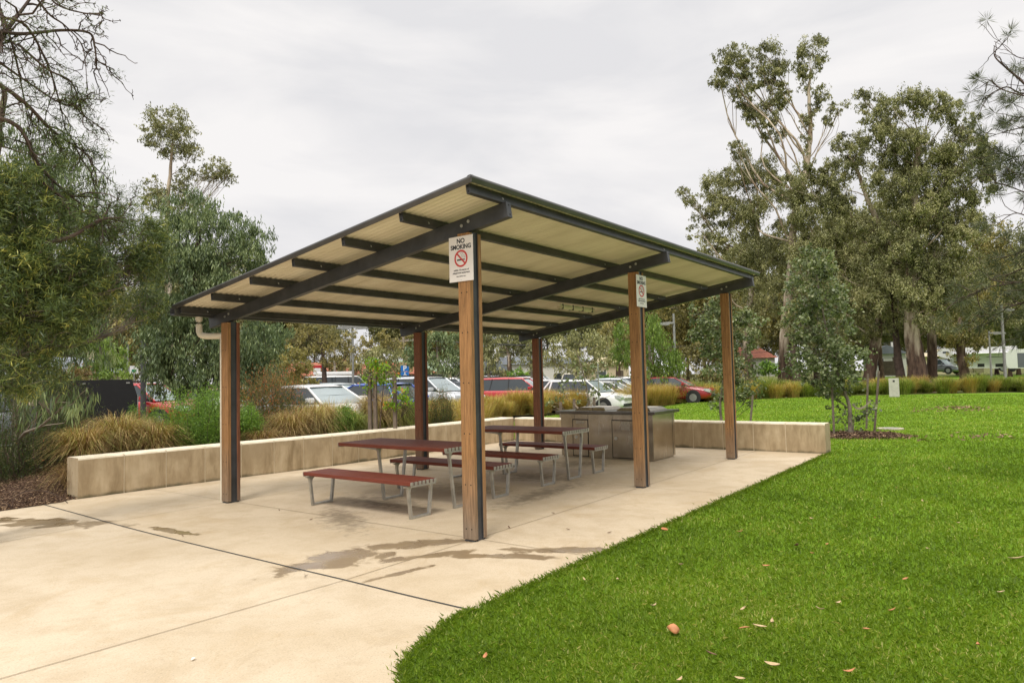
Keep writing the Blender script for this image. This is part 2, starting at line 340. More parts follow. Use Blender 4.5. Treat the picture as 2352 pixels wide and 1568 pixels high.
# ---------------------------------------------------------------- retaining walls
def wall_run(root, P, outs, h, th, joints_at):
    """panels along polyline P (front face), thickness to the outs side; joints_at = arc positions"""
    P = np.asarray(P, float); seg = np.linalg.norm(np.diff(P, axis=0), axis=1); s = np.concatenate([[0], np.cumsum(seg)])
    at = lambda t: np.array([np.interp(t, s, P[:,0]), np.interp(t, s, P[:,1])])
    js = [0]+[j for j in joints_at if 0 < j < s[-1]]+[s[-1]]
    c = .028
    for a, b in zip(js[:-1], js[1:]):
        a2 = a+.005*(a>0); b2 = b-.005*(b<s[-1]); ts = np.linspace(a2, b2, 4); mb = MB(); rows = []
        for t in ts:
            p = at(t); d = at(min(t+.05,s[-1]))-at(max(t-.05,0)); d /= np.linalg.norm(d); n = np.array([-d[1], d[0]])*outs
            e = c if (t == 0 or t == s[-1]) else 0
            prof = [(0,-.1),(0,h-c),(c*.3,h-c*.3),(c,h),(th-c,h),(th-c*.3,h-c*.3),(th,h-c),(th,-.1)]
            rows.append([(*(p+n*o), z) for o, z in prof])
        k = len(rows[0]); V = [q for r in rows for q in r]; Fs = []; Fm = []
        for i in range(len(rows)-1):
            for j in range(k-1): Fs.append((i*k+j,(i+1)*k+j,(i+1)*k+j+1,i*k+j+1)); Fm.append(1 if j in (1,2,3,4,5) else 0)
        bI = len(mb.v); mb.v += V; mb.f += [list(f) for f in Fs]; mb.m += Fm; mb.sm += [False]*len(Fs)
        mb.add(V[:k], [list(range(k))], 0); mb.add(V[-k:], [list(range(k))], 0)
        mb.build('panel', [M['wall'], M['cap']], root)
    for j in js[1:-1]:
        p = at(j); d = at(j+.05)-at(j-.05); d /= np.linalg.norm(d); n = np.array([-d[1], d[0]])*outs; mb = MB()
        q = [p+n*.003-d*.011, p+n*.003+d*.011, p+n*(th-.003)+d*.011, p+n*(th-.003)-d*.011]
        mb.add([(*v,-.1) for v in q]+[(*v,h-.003) for v in q], [(0,1,2,3),(4,5,6,7),(0,1,5,4),(1,2,6,5),(2,3,7,6),(3,0,4,7)]); mb.build('mortar_joint', M['mortar'], root)
w = empty('retaining_wall', (0,0,0), 0, 'long low cream concrete wall running behind the picnic tables from the mulch to the far corner', 'wall')
seg = np.concatenate([[0], np.cumsum(np.linalg.norm(np.diff(WALLF,axis=0),axis=1))])
wall_run(w, WALLF, 1, .578, .43, [float(np.interp(x, WALLF[:,0], seg)) for x in (-.31,.31,.93,1.55,2.15,2.73,3.33,3.95,4.57,5.2,5.83,6.45,7.07,7.7,8.32)])
w = empty('retaining_wall', (0,0,0), 0, 'short cream concrete wall with pale joints ending at the lawn behind the barbecue', 'wall')
wall_run(w, [(8.955,6.10),(8.955,-1.24)], 1, .566, .40, [7.34-y-1.24 for y in (5.3,4.65,4.0,3.35,2.7,2.05,1.39,.75,.12,-.51)])
# ================================================================ SHELTER
zt = lambda y: 3.29-.145*(y+.45)            # top of the rafters
SL = math.atan(-.145); XS = (.06,3.77,7.47); YS = (.05,4.33)
sh = empty('picnic_shelter', (0,0,0), 0, 'open picnic shelter with one sloping corrugated roof on six timber and steel posts', 'shelter')
def bar(P0, P1, w, h, name, mat, parent, ch=.004, updir=(0,0,1), bolts=()):
    """box beam whose top centre line runs P0-P1"""
    P0 = Vector(P0); P1 = Vector(P1); d = (P1-P0); L = d.length; x = d.normalized(); u = Vector(updir); y = u.cross(x).normalized(); z = x.cross(y)
    Mx = Matrix(((x.x,y.x,z.x,P0.x),(x.y,y.y,z.y,P0.y),(x.z,y.z,z.z,P0.z),(0,0,0,1)))
    return MB().box(0, L, -w/2, w/2, -h, 0, 0, ch, Mx), Mx, L
bmesh = __import__('bmesh')
for i, xs in enumerate(XS):
    y0, y1 = -.46, 4.80
    mb, Mx, L = bar((xs-.01, y1, zt(y1)), (xs-.01, y0, zt(y0)), .076, .155, 'rafter', None, None)
    for yy in (-.028,.028):       # open ends with corner holes
        pass
    r = mb.build('rafter', M['steel'], sh)
    for zz in (-.03,-.125): MB().box(L-.001, L+.0015, -.006, .010, zz-.008, zz+.008, 0, 0, Mx).build('bolt_hole', M['hole'], r)
    for Y in YS:
        for dy in (-.035,.055):
            b = MB(); c = (xs-.05, Y+dy, zt(Y+dy)-.075+.02*(dy<0)); b.cyl(c, (1,0,0), .017, .008, 14); b.cyl((c[0]-.008,c[1],c[2]), (1,0,0), .009, .012, 6, 0, False); b.build('bolt', M['bolt'], r)
PY = [-.385,.485,1.355,2.215,3.045,3.895,4.66]
for k, y in enumerate(PY):
    x0, x1 = (-.47, 7.66); h = .09
    zc = zt(y)+h+.002
    mb, Mx, L = bar((x0, y, zc), (x1, y, zc), .05, h, 'purlin', None, None, .003, (0,.145,1))
    p = mb.build('purlin', M['steel'], sh)
    for zz in (-.02,-.07): MB().box(-.0015, .001, -.008, .006, zz-.007, zz+.007, 0, 0, Mx).build('bolt_hole', M['hole'], p)
    for xs in XS: b = MB(); b.cyl((xs-.16+(.12 if k==0 else 0), y-.028, zc-.052), (0,1,0), .015, .007, 12); b.cyl((xs-.16+(.12 if k==0 else 0), y-.034, zc-.052), (0,1,0), .008, .01, 6, 0, False); b.build('bolt', M['bolt'], p)
# corrugated roof: cream below, dark above
nx = 110*8; xs_ = np.linspace(-.50, 7.79, nx+1); wv = .0105*np.sin(xs_/.076*2*np.pi)
yr = np.array([-.455, 1.0, 2.6, 4.73])
def sheet(off, flip):
    V = np.array([(x, y, zt(y)+.103+w+off) for y in yr for x, w in zip(xs_, wv)]); n = nx+1
    i = np.arange(3)[:,None]*n; j = np.arange(nx)[None,:]; F = np.stack([i+j,i+j+1,i+n+j+1,i+n+j],-1).reshape(-1,4)
    return V, (F[:,::-1] if flip else F)
V1,F1 = sheet(0, True); V2,F2 = sheet(.0025, False)
me = np_mesh('roof', np.concatenate([V1,V2]), np.concatenate([F1,F2+len(V1)]), True, mi=[0]*len(F1)+[1]*len(F2)); link('roof', me, [M['cream'], M['rooftop']], sh)
# rounded barge trims on both ends and along the high edge
def trim(name, P0, P1, side):
    P0 = Vector(P0); P1 = Vector(P1); x = (P1-P0).normalized(); s = Vector(side)
    prof = [(-.040,.018),(-.025,.027),(-.008,.031),(.010,.030),(.022,.022),(.028,.009),(.026,-.006),(.019,-.014),(.019,-.036),(.014,-.040),(.008,-.038),(.008,-.010),(.0,.008),(-.03,.012)]
    V = [tuple(P0+s*a+Vector((0,0,b))) for a,b in prof]+[tuple(P1+s*a+Vector((0,0,b))) for a,b in prof]; n = len(prof)
    mb = MB(); mb.add(V, [(i,(i+1)%n,n+(i+1)%n,n+i) for i in range(n)], 0, True); mb.add(V[:n], [list(range(n))]); mb.add(V[n:], [list(range(n))])
    o = mb.build(name, M['steel_flat'], sh); return o
zr = lambda y: zt(y)+.110
trim('barge_trim', (-.505,-.475,zr(-.475)), (-.505,4.76,zr(4.76)), (-1,0,0)); trim('barge_trim', (7.795,-.475,zr(-.475)), (7.795,4.76,zr(4.76)), (1,0,0))
trim('ridge_trim', (-.525,-.462,zr(-.462)+.002), (7.815,-.462,zr(-.462)+.002), (0,-1,0))
MB().prism([(4.69,2.635),(4.69,2.525),(4.80,2.525),(4.815,2.55),(4.815,2.64),(4.808,2.64),(4.808,2.552),(4.795,2.532),(4.697,2.532),(4.697,2.635)], -.53, 7.82, 'x').build('gutter', M['steel_flat'], sh)
# downpipe elbow at the near low corner
dp = spline([(-.16,4.74,2.53),(-.16,4.74,2.40),(-.16,4.73,2.315),(-.145,4.70,2.27),(-.10,4.62,2.255),(-.03,4.52,2.255),(.02,4.44,2.255)], 5)
mb = MB().tube(dp, [.042]*len(dp), 16); mb.cyl((-.16,4.74,2.50),(0,0,1),.047,.05,16); mb.cyl((.012,4.452,2.255),(.5,-.8,0),.047,.04,16)
mb.tube([(-.0,4.44,2.25),(-.0,4.44,.0)], [.028,.028], 12); mb.build('downpipe', M['pvc'], sh)
# posts
for j, Y in enumerate(YS):
    for i, X in enumerate(XS):
        po = empty('post', (X, Y, 0)); po.parent = sh
        top = zt(Y)-.155-.003; dark = (j == 1)
        w2 = .078
        pr = empty('x') if False else None
        for sx in (-1, 1):
            x0, x1 = (-.092, -.044) if sx < 0 else (.044, .092)
            slope = .145*w2
            mb = MB().box(x0, x1, -w2, w2, .018, top-.012, 0, .004)
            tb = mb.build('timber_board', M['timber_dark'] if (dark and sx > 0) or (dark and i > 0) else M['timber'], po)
            SCR = SCR if 'SCR' in globals() else MB().cyl((0,0,0),(1,0,0),.0065,.003,10).mesh('screw')
            for zz in (.12,.55,1.05,1.55,2.05,2.45)[:6 if not j else 5]:
                for yy in (-.035,.035): o = link('screw', SCR, M['hole'], tb); o.location = ((x0 if sx<0 else x1)+sx*.0005, yy, zz)
        st = MB().box(-.043, .043, -w2+.016, w2-.016, 0, top, 0, .003)
        st.box(-.043, -.036, -w2+.006, w2-.006, 0, top, 0); st.box(.036, .043, -w2+.006, w2-.006, 0, top, 0)
        st.box(-.09, .09, -w2+.02, w2-.02, -.005, .014, 0)
        st.build('steel_column', M['steel'], po)
# ---------------------------------------------------------------- signs
FONT = {}
def text_mesh(s, size, bold=.0, shear=0.0, sx=1.0):
    cu = bpy.data.curves.new('lettering', 'FONT'); cu.body = s; cu.size = size; cu.align_x = 'CENTER'; cu.align_y = 'CENTER'; cu.offset = bold; cu.shear = shear; cu.extrude = .0006
    o = bpy.data.objects.new('lettering', cu); COL.objects.link(o); bpy.context.view_layer.update()
    dg = bpy.context.evaluated_depsgraph_get(); me = bpy.data.meshes.new_from_object(o.evaluated_get(dg)); bpy.data.objects.remove(o)
    for v in me.vertices: v.co.x *= sx
    return me
def ring(r0, r1, n=48, z=0.0, z2=None):
    z2 = z+.0012 if z2 is None else z2
    a = np.arange(n)*2*np.pi/n; V = []
    for r in (r0, r1):
        for zz in (z, z2): V += [(r*math.cos(t), r*math.sin(t), zz) for t in a]
    F = []
    for i in range(n):
        k = (i+1)%n; F += [(n+i,n+k,3*n+k,3*n+i),(i,k,n+k,n+i),(2*n+i,2*n+k,3*n+k,3*n+i)]
    return V, F
def put_text(s, size, x, y, parent, mat, bold=0, shear=0, sx=1, z=.004, name='lettering'):
    me = text_mesh(s, size, bold, shear, sx); me.materials.clear(); o = link(name, me, mat, parent); o.location = (x, y, z); return o
def make_sign(label, W=.315, H=.455):
    s = empty('no_smoking_sign', (0,0,0), 0, label, 'sign', 'no smoking signs on the shelter posts')
    mb = MB().box(-W/2, W/2, -H/2, H/2, 0, .003, 0, .001); mb.build('sign_plate', M['white_sign'], s)
    put_text('NO', .066, 0, .178, s, M['ink'], .0020, .0); put_text('SMOKING', .064, 0, .118, s, M['ink'], .0020, .0, .93)
    V, F = ring(.068, .0865, 48, .0035); mb = MB(); mb.add([(x, y+.003, z) for x,y,z in V], F)
    c = math.cos(math.radians(45)); a = .070; w = .0085
    mb.add([(-a*c-w*c, a*c-w*c+.003, .0038),(-a*c+w*c, a*c+w*c+.003, .0038),(a*c+w*c, -a*c+w*c+.003, .0038),(a*c-w*c, -a*c-w*c+.003, .0038),
            (-a*c-w*c, a*c-w*c+.003, .005),(-a*c+w*c, a*c+w*c+.003, .005),(a*c+w*c, -a*c+w*c+.003, .005),(a*c-w*c, -a*c-w*c+.003, .005)], [(4,5,6,7),(0,1,5,4),(1,2,6,5),(2,3,7,6),(3,0,4,7)])
    mb.build('prohibition_ring', M['red_ink'], s)
    mb = MB().box(-.052,.034,-.018,-.003,.0032,.0042,0); mb.box(.038,.043,-.018,-.003,.0032,.0042,0); mb.box(.047,.052,-.018,-.003,.0032,.0042,0)
    for P in ([(.044,.002),(.046,.010),(.040,.018),(.028,.021),(.018,.020),(.010,.024)], [(.010,.024),(.016,.032),(.010,.040),(.002,.046),(-.002,.056),(.006,.064),(.018,.062),(.026,.055),(.024,.044),(.034,.036),(.048,.030),(.053,.018),(.054,.006)]):
        Q = spline([(x,y,.004) for x,y in P], 4); mb.tube(Q, [.0011]*len(Q), 4)
    mb.build('cigarette_symbol', M['ink'], s)
    put_text('within 10 metres of', .0245, 0, -.112, s, M['ink'], .0003, .12); put_text('playground equipment', .0245, 0, -.139, s, M['ink'], .0003, .12)
    put_text('PENALTIES MAY APPLY', .0125, 0, -.176, s, M['ink'], .0002); put_text('www.vic.gov.au', .008, 0, -.190, s, M['ink'], 0) if False else None
    for yy in (.217,-.215): MB().cyl((0,yy,.003),(0,0,1),.004,.002,10).build('screw', M['bolt'], s)
    return s
s1 = make_sign('white NO SMOKING sign on the nearest post, facing the paving on the left')
s1.matrix_world = Matrix(((0,0,-1,-.04),(-1,0,0,.075),(0,1,0,2.79),(0,0,0,1)))
s2 = copy_tree(s1); s2['label'] = 'white NO SMOKING sign with red ring on the second tall post, facing the lawn'
s2.matrix_world = Matrix(((1,0,0,3.768),(0,0,-1,-.034),(0,1,0,2.775),(0,0,0,1)))
s3 = None
# batten light under the roof
bl = empty('batten_light', (5.2,2.3,zt(2.3)-.004), 0, 'long cream batten light under the roof between the middle and far rafters', 'light')
mb = MB().box(0,1.25,-.035,.035,-.035,-.0,0,.008); mb.build('fitting', M['pvc'], bl)
mb = MB(); Q=[(.03,0,-.045),(1.22,0,-.045)]; mb.tube(Q,[.045,.045],16); mb.build('diffuser', M['diffuser'], bl)
for x in (.1,.45,.8,1.15): MB().box(x-.006,x+.006,-.052,.052,-.094,-.0,0).build('clip', M['steel'], bl)
# ================================================================ TABLES AND BENCHES
def slats(W, L, n, z1, th, gap=.015):
    mb = MB(); w = (W-gap*(n-1))/n
    for i in range(n):
        x = -W/2+i*(w+gap); mb.box(x, x+w, 0, L, z1-th, z1, 0, .006)
    return mb
def endcap(W, y0, y1, n, z1, th, gap=.018):
    mb = MB(); w = (W-gap*(n-1))/n
    for i in range(n):
        x = -W/2+i*(w+gap); mb.box(x+.001, x+w-.001, y0, y1, z1-th+.002, z1-.003, 0, .002)
    mb.box(-W/2+.01, W/2-.01, y0+.001 if y1 > y0 else y0, y1-.001, z1-th-.016, z1-th+.0, 0, .002); return mb
def leg_frame(y, zt_, wt, wb, off=0.0, arm=None):
    """trapezoid loop leg with flared heads, in a plane of constant y"""
    mb = MB(); t = .028; d = .036
    for s in (-1, 1):
        xt = s*wt/2; xb = s*wb/2
        outer = [(xb,0),(xt,zt_-.05),(xt+s*.005,zt_-.02),(xt+s*.045,zt_-.004),(xt+s*.05,zt_)]
        inner = [(xt-s*.08,zt_),(xt-s*.072,zt_-.006),(xt-s*.045,zt_-.026),(xt-s*(t+.004),zt_-.07),(xb-s*t,t)]
        P = outer+inner
        if s < 0: P = P[::-1]
        mb.prism([(x+off,z) for x,z in P]+([] ), y-d/2, y+d/2, 'y')
    mb.box(-wb/2+off+.004, wb/2+off-.004, y-d/2+.002, y+d/2-.002, 0, .030, 0, .004)
    mb.box(-wt/2-.05+off, wt/2+.05+off, y-d/2+.004, y+d/2-.004, zt_-.006, zt_+.008, 0)
    return mb
def make_bench(label):
    b = empty('bench', (0,0,0), 0, label, 'bench', 'slatted benches beside the two tables')
    slats(.425, 1.94, 7, .432, .046).build('seat', M['slat'], b)
    endcap(.425, -.012, .0, 7, .432, .046).build('end_cap', M['alu'], b); endcap(.425, 1.94, 1.952, 7, .432, .046).build('end_cap', M['alu'], b)
    for y in (.06, 1.83): leg_frame(y, .374, .405, .325).build('leg', M['alu'], b)
    return b
def make_table(label):
    b = empty('picnic_table', (0,0,0), 0, label, 'table', 'slatted picnic tables under the shelter')
    slats(.78, 1.95, 12, .757, .046).build('tabletop', M['slat'], b)
    endcap(.78, -.012, .0, 12, .757, .046).build('end_cap', M['alu'], b); endcap(.78, 1.95, 1.962, 12, .757, .046).build('end_cap', M['alu'], b)
    for y in (.05, 1.30): leg_frame(y, .699, .53, .35).build('leg', M['alu'], b)
    mb = MB()
    for x in (-.24,.24): mb.prism([(1.30,.699),(1.30,.66),(1.38,.672),(1.86,.70),(1.86,.7105),(1.30,.7105)], x-.018, x+.018, 'x')
    mb.build('bracket', M['alu'], b)
    return b
b0 = make_bench('red-brown slatted bench nearest the paving joint, in front of the nearer table'); b0.location = (.605,1.27,0)
for x, l in ((2.14,'red-brown slatted bench just behind the nearer table, partly hidden by the nearest post'),(3.29,'red-brown slatted bench in front of the farther table'),(4.78,'red-brown slatted bench between the farther table and the steel barbecue')):
    c = copy_tree(b0); c['label'] = l; c.location = (x,1.27,0)
t0 = make_table('red-brown slatted picnic table nearer the paving joint, standing between the first two benches'); t0.location = (1.375,1.28,0)
c = copy_tree(t0); c['label'] = 'red-brown slatted picnic table nearer the steel barbecue'; c.location = (4.04,1.29,0)
# ================================================================ BARBECUE
q = empty('barbecue', (6.46,1.13,0), 0, 'stainless steel double electric barbecue cabinet at the far end of the shelter', 'barbecue')
mb = MB().box(0,.96,0,1.98,.03,.845,0,.004); mb.box(.03,.93,.03,1.95,0,.03,0); mb.build('cabinet', M['inox'], q)
mb = MB(); mb.box(.962,.967,0,.0,0,0) if False else None
for y in (.0,):
    mb.box(.86,.864,-.003,.0,.05,.83,0)
for y in (1.66,1.36,.83,.36): mb.box(-.0015,0,y-.0025,y+.0025,.74,.845,0)
mb.build('panel_seam', M['hole'], q)
mb = MB().box(-.07,1.03,-.08,2.06,.850,.905,0,.006); mb.build('benchtop', M['inox_dark'], q)
for y0, y1 in ((1.37,1.70),(.27,.83)):
    mb = MB().box(-.0015,.0,y0-.016,y1+.016,.028,.746,0); g0 = mb.build('door_gap', M['hole'], q)
    d = MB().box(-.008,.0,y0,y1,.045,.728,0,.002).build('door', M['inox'], q)
    mb = MB().cyl((-.012,y1-.07,.40),(1,0,0),.03,.012,18); mb.cyl((-.018,y1-.07,.40),(1,0,0),.008,.012,10); mb.build('lock', M['bolt'], d)
    mb = MB().box(-.0105,-.008,(y0+y1)/2-.09,(y0+y1)/2+.09,.56 if y0 < 1 else .66,.71,0); mb.build('instruction_plate', plain('etched_plate', (.42,.38,.32), .5, .6, .25, 60), d)
for y0, y1 in ((1.04,1.72),(.10,.80)):
    def frus(i, z, x0=.12, x1=.86): return [(x0+i,y0+i,z),(x1-i,y0+i,z),(x1-i,y1-i,z),(x0+i,y1-i,z)]
    V = frus(0,.906)+frus(.006,.920)+frus(.07,.965)+frus(.095,.968)+frus(.12,.955)
    F = [(4*k+i,4*k+(i+1)%4,4*k+4+(i+1)%4,4*k+4+i) for k in range(4) for i in range(4)]+[(16,17,18,19)]
    h = MB().add(V, F).build('hotplate_hood', M['inox'], q)
    MB().cyl((.49,(y0+y1)/2,.957),(0,0,1),.05,.004,20).build('drain', M['hole'], h)
# ================================================================ VEGETATION TOOLS
RP = 1024/2352.0; FR = FPX*RP         # render pixels
def unit(v): return v/(np.linalg.norm(v, axis=-1, keepdims=True)+1e-9)
def leaf_mesh(name, P, D, L, W, tint, round_=False, fold=0.0):
    """P base (n,3), D direction (n,3); one leaf-shaped quad (or hexagon) each"""
    n = len(P); D = unit(D); r = unit(rng.normal(size=(n,3))); S = unit(np.cross(D, r)); L = np.broadcast_to(L, (n,))[:,None]; W = np.broadcast_to(W, (n,))[:,None]
    if round_:
        V = np.stack([P, P+D*L*.3+S*W*.5, P+D*L*.75+S*W*.42, P+D*L, P+D*L*.75-S*W*.42, P+D*L*.3-S*W*.5], 1).reshape(-1,3)
        F = np.arange(n*6).reshape(n,6); return np_mesh(name, V, F, v=np.repeat(tint, 6))
    V = np.stack([P, P+D*L*.45+S*W*.5, P+D*L, P+D*L*.45-S*W*.5], 1).reshape(-1,3)
    return np_mesh(name, V, np.arange(n*4).reshape(n,4), v=np.repeat(tint, 4))
def wob(P0, P1, n, amp, sag=0.0, up=0.0):
    t = np.linspace(0,1,n)[:,None]; P0 = np.asarray(P0,float); P1 = np.asarray(P1,float); L = np.linalg.norm(P1-P0)
    P = P0+(P1-P0)*t; k = rng.normal(size=(4,3))*amp*L
    P = P+sum(np.sin(np.pi*t*(i+1))*k[i]/(i+1)**1.3 for i in range(4)); P[:,2] += (up*L*np.sin(np.pi*t)[:,0]); return P
def blobs_px(L, d):
    out = []
    for b in L:
        px, py, rx, ry = b[:4]; dd = d+(b[4] if len(b) > 4 else 0); c = pt(px, py, dd); out.append((c, np.array([rx*dd/FPX, rx*dd/FPX*.9, ry*dd/FPX]), b[5] if len(b) > 5 else 1.0))
    return out
def tree(name, label, base, blobs, leaf, bark, r0=.15, cat='tree', group=None, trunk=None, lp=2.6, wp=.9, cover=2.2, droop=.5, strand=0.0, clus=.28,
         twigs=.35, limb=.4, round_=False, d=None, llen=None, lwid=None, shell=.55, tn=.0, limbs=True, thin=.35):
    """trunk + limbs + twigs as one mesh, crown of separate small leaves as another"""
    root = empty(name, base, 0, label, cat, group); base = np.asarray(base, float); loc = lambda P: np.asarray(P)-base
    d = d or math.hypot(base[0]-CAM[0], base[1]-CAM[1]); L = llen or lp*d/FR*1.05; W = lwid or wp*d/FR*1.1
    T = Tubes(); cz = max(b[0][2] for b in blobs); cen = np.mean([b[0] for b in blobs], axis=0)
    if trunk is None: trunk = [base, base+(cen-base)*np.array([.25,.25,.45]), np.array([cen[0],cen[1],cz*.5+cen[2]*.5])]
    tp = spline(trunk, 8); tp[1:-1] += rng.normal(size=(len(tp)-2,3))*r0*.05*np.array([1,1,.3]); s = np.linspace(0,1,len(tp)); tr = r0*(1-.82*s)+r0*.35*np.exp(-s*18)
    tp[0,2] -= .1; T.add(loc(tp), tr, 10)
    PP = []; DD = []; TT = []
    for bi, (c, R, dens) in enumerate(blobs):
        dist = np.linalg.norm(tp[:,:2]-c[:2], axis=1); want = c[2]-R[2]*.3-dist*limb*1.3
        ok = np.argmin(np.abs(tp[:,2]-want)+dist*.3); ok = max(2, ok) if ok < len(tp)-1 else len(tp)-1
        P0 = tp[ok]; lr = min(tr[ok]*.6, max(r0*.06, .008*np.linalg.norm(c-P0)+.05*r0))
        lb = wob(P0, c-np.array([0,0,R[2]*.35]), 9, .06, up=-.06)
        if limbs: T.add(loc(lb), np.linspace(lr, lr*.35, 9), 6)
        area = math.pi*R[0]*R[2]*(FR/d)**2; la = .5*(L*FR/d)*max(W*FR/d,.35)*.62; N = int(cover*dens*area/la)
        rr = R.mean(); nc = max(6, int(3.2*dens*(R[0]*R[1]*R[2])/(clus*rr)**3*.12)); nc = min(nc, 260)
        u = unit(rng.normal(size=(nc,3)))*(rng.random((nc,1))**(1/3*(1-shell)+.05)); ctr = c+u*R
        cs = clus*rr*(.6+.8*rng.random(nc)); ct = rng.normal(size=nc)*.13
        # sub limbs and twigs reach the clusters
        for k in rng.permutation(nc)[:int(nc*twigs)]:
            a = lb[rng.integers(4,9)]; T.add(loc(wob(a, ctr[k], 5, .08)), np.linspace(lr*thin, max(lr*thin*.25, .0022*d/10), 5), 3)
        k = rng.integers(0, nc, N); w = rng.gamma(1.0, 1.0, nc); w /= w.sum(); k = rng.choice(nc, N, p=.5/nc+.5*w)
        sb = rng.normal(size=(nc,16,3))*np.array([.72,.72,.6]); j = rng.integers(0,16,N); P = ctr[k]+(sb[k,j]+rng.normal(size=(N,3))*np.array([.17,.17,.17+.16*min(droop,1)]))*cs[k][:,None]
        if strand: P[:,2] -= rng.random(N)**1.2*strand*rr
        D = rng.normal(size=(N,3)); D = D/np.linalg.norm(D,axis=1,keepdims=True)+np.array([0,0,-droop*2]); 
        PP.append(P); DD.append(D); TT.append(.5+ct[k]+rng.normal(size=(nc,16))[k,j]*.10+rng.normal(size=N)*.17+tn+ (bi%3-1)*.05)
    P = np.concatenate(PP); D = np.concatenate(DD); t = np.clip(np.concatenate(TT), 0, 1)
    link('trunk', T.mesh('trunk'), bark, root)
    sz = .7+.6*rng.random(len(P)); link('crown', leaf_mesh('crown', loc(P), D, L*sz, W*sz, t, round_), leaf, root)
    return root
def grass_blades(n, R, H, lean=.9, droop=.5, w=.006, seg=3, r_in=.12):
    """arching blades from a tuft; returns V,F,t"""
    a = rng.random(n)*2*np.pi; r = rng.random(n)**.6*r_in; b = np.stack([np.cos(a)*r, np.sin(a)*r, np.zeros(n)], 1)
    a2 = a+rng.normal(size=n)*.6; o = np.stack([np.cos(a2), np.sin(a2), np.zeros(n)], 1); hh = H*(.45+.6*rng.random(n)); rr = R*(.15+.95*rng.random(n)**.8)
    side = np.stack([-np.sin(a2), np.cos(a2), np.zeros(n)], 1); rows = []
    for i in range(seg+1):
        s = i/seg; p = b+o*(rr*s**1.35)[:,None]*lean; p[:,2] += hh*(1-(1-s)**1.6)*1.0 - droop*rr*np.maximum(0,s-.45)**1.5*1.9
        ww = w*(1-s*.85)*(.6+.8*rng.random(n)[:,None] if i == 0 else 1)
        rows += [p-side*ww/2, p+side*ww/2]
    V = np.stack(rows, 1); k = 2*(seg+1); F = []
    base = np.arange(n)[:,None]*k
    for i in range(seg): F.append(base+np.array([2*i,2*i+1,2*i+3,2*i+2]))
    t = np.clip(.5+rng.normal(size=n)*.22, 0, 1); V = V.reshape(-1,3); V[:,2] = np.maximum(V[:,2], -.05)
    return V, np.concatenate(F), np.repeat(t, k)
M['bark_grey'] = plain('grey_bark', (.20,.165,.125), .9, 0, .5, 3, .6); M['bark_dark'] = plain('dark_rough_bark', (.075,.05,.038), .95, 0, .45, 5, .7)
def gumbark():
    m = Mat('smooth_gum_bark'); co = m.co('Object', (1.2,1.2,.35)); n = m.noise(co, 1.3, 5, .6, .5); z = m.N('ShaderNodeSeparateXYZ'); m.L(m.N('ShaderNodeTexCoord').outputs['Object'], z.inputs[0])
    c = m.ramp(n, [(.36,(.17,.11,.07,1)),(.47,(.36,.28,.20,1)),(.60,(.58,.49,.38,1))])
    f = m.ramp(m.math('ADD', m.math('MULTIPLY', z.outputs[2], .14), m.math('MULTIPLY', m.math('SUBTRACT', n, .5), 1.6)), [(.30,1.0),(.75,0.0)])
    c = m.mix(f, c, m.ramp(m.noise(co, 4, 4), [(.35,(.045,.028,.02,1)),(.65,(.13,.085,.06,1))])); m.set(Base_Color=c, Roughness=.85, Specular_IOR_Level=.2); m.bump(n, .4, .05); return m.m
M['bark_gum'] = gumbark(); M['stake'] = plain('weathered_stake', (.16,.125,.095), .9, 0, .3, 12, .4); M['tie'] = plain('hessian_tie', (.30,.25,.19), .9, 0, .2, 20)
LF = {}
LF['gum'] = leafmat('gum_leaves', [(.1,(.034,.037,.017,1)),(.5,(.090,.098,.042,1)),(.9,(.165,.165,.082,1))], .18, g=2.4)
LF['gum_olive'] = leafmat('olive_gum_leaves', [(.1,(.035,.034,.013,1)),(.5,(.10,.095,.035,1)),(.9,(.19,.165,.065,1))], .25, g=2.3)
LF['willow'] = leafmat('drooping_leaves', [(.1,(.030,.048,.022,1)),(.5,(.078,.115,.052,1)),(.9,(.17,.215,.10,1))], .18, g=1.6)
LF['bright'] = leafmat('light_green_leaves', [(.1,(.06,.10,.018,1)),(.5,(.12,.185,.045,1)),(.9,(.21,.29,.07,1))], .35, g=1.5)
LF['needle'] = leafmat('feathery_leaves', [(.1,(.020,.034,.012,1)),(.5,(.052,.080,.022,1)),(.78,(.105,.135,.035,1)),(.95,(.26,.27,.07,1))], .15, g=1.75)
LF['round'] = leafmat('round_grey_green_leaves', [(.1,(.045,.062,.028,1)),(.5,(.090,.118,.056,1)),(.8,(.155,.185,.10,1)),(.97,(.24,.26,.16,1))], .25, .35, g=1.6)
LF['brownish'] = leafmat('brownish_leaves', [(.1,(.060,.032,.018,1)),(.5,(.12,.085,.035,1)),(.9,(.17,.15,.055,1))], .25, g=1.6)
LF['lime'] = leafmat('lime_leaves', [(.1,(.09,.17,.012,1)),(.5,(.16,.29,.02,1)),(.82,(.26,.42,.03,1)),(.95,(.60,.20,.04,1))], .35, g=1.2)
LF['gold'] = leafmat('golden_foliage', [(.1,(.07,.065,.02,1)),(.5,(.165,.155,.05,1)),(.9,(.30,.26,.10,1))], .3, g=1.5)
LF['green_shrub'] = leafmat('bright_shrub', [(.1,(.028,.06,.012,1)),(.5,(.075,.14,.022,1)),(.9,(.17,.26,.04,1))], .3, g=2.0)
LF['redtip'] = leafmat('red_tipped_shrub', [(.05,(.022,.038,.012,1)),(.5,(.055,.075,.022,1)),(.70,(.10,.10,.035,1)),(.86,(.30,.10,.04,1)),(1,(.42,.13,.05,1))], .25, g=1.6)
LF['dry'] = leafmat('dry_tussock', [(.08,(.05,.028,.016,1)),(.35,(.15,.095,.04,1)),(.55,(.25,.18,.075,1)),(.75,(.17,.20,.05,1)),(.95,(.42,.33,.17,1))], .2, .6, g=1.7)
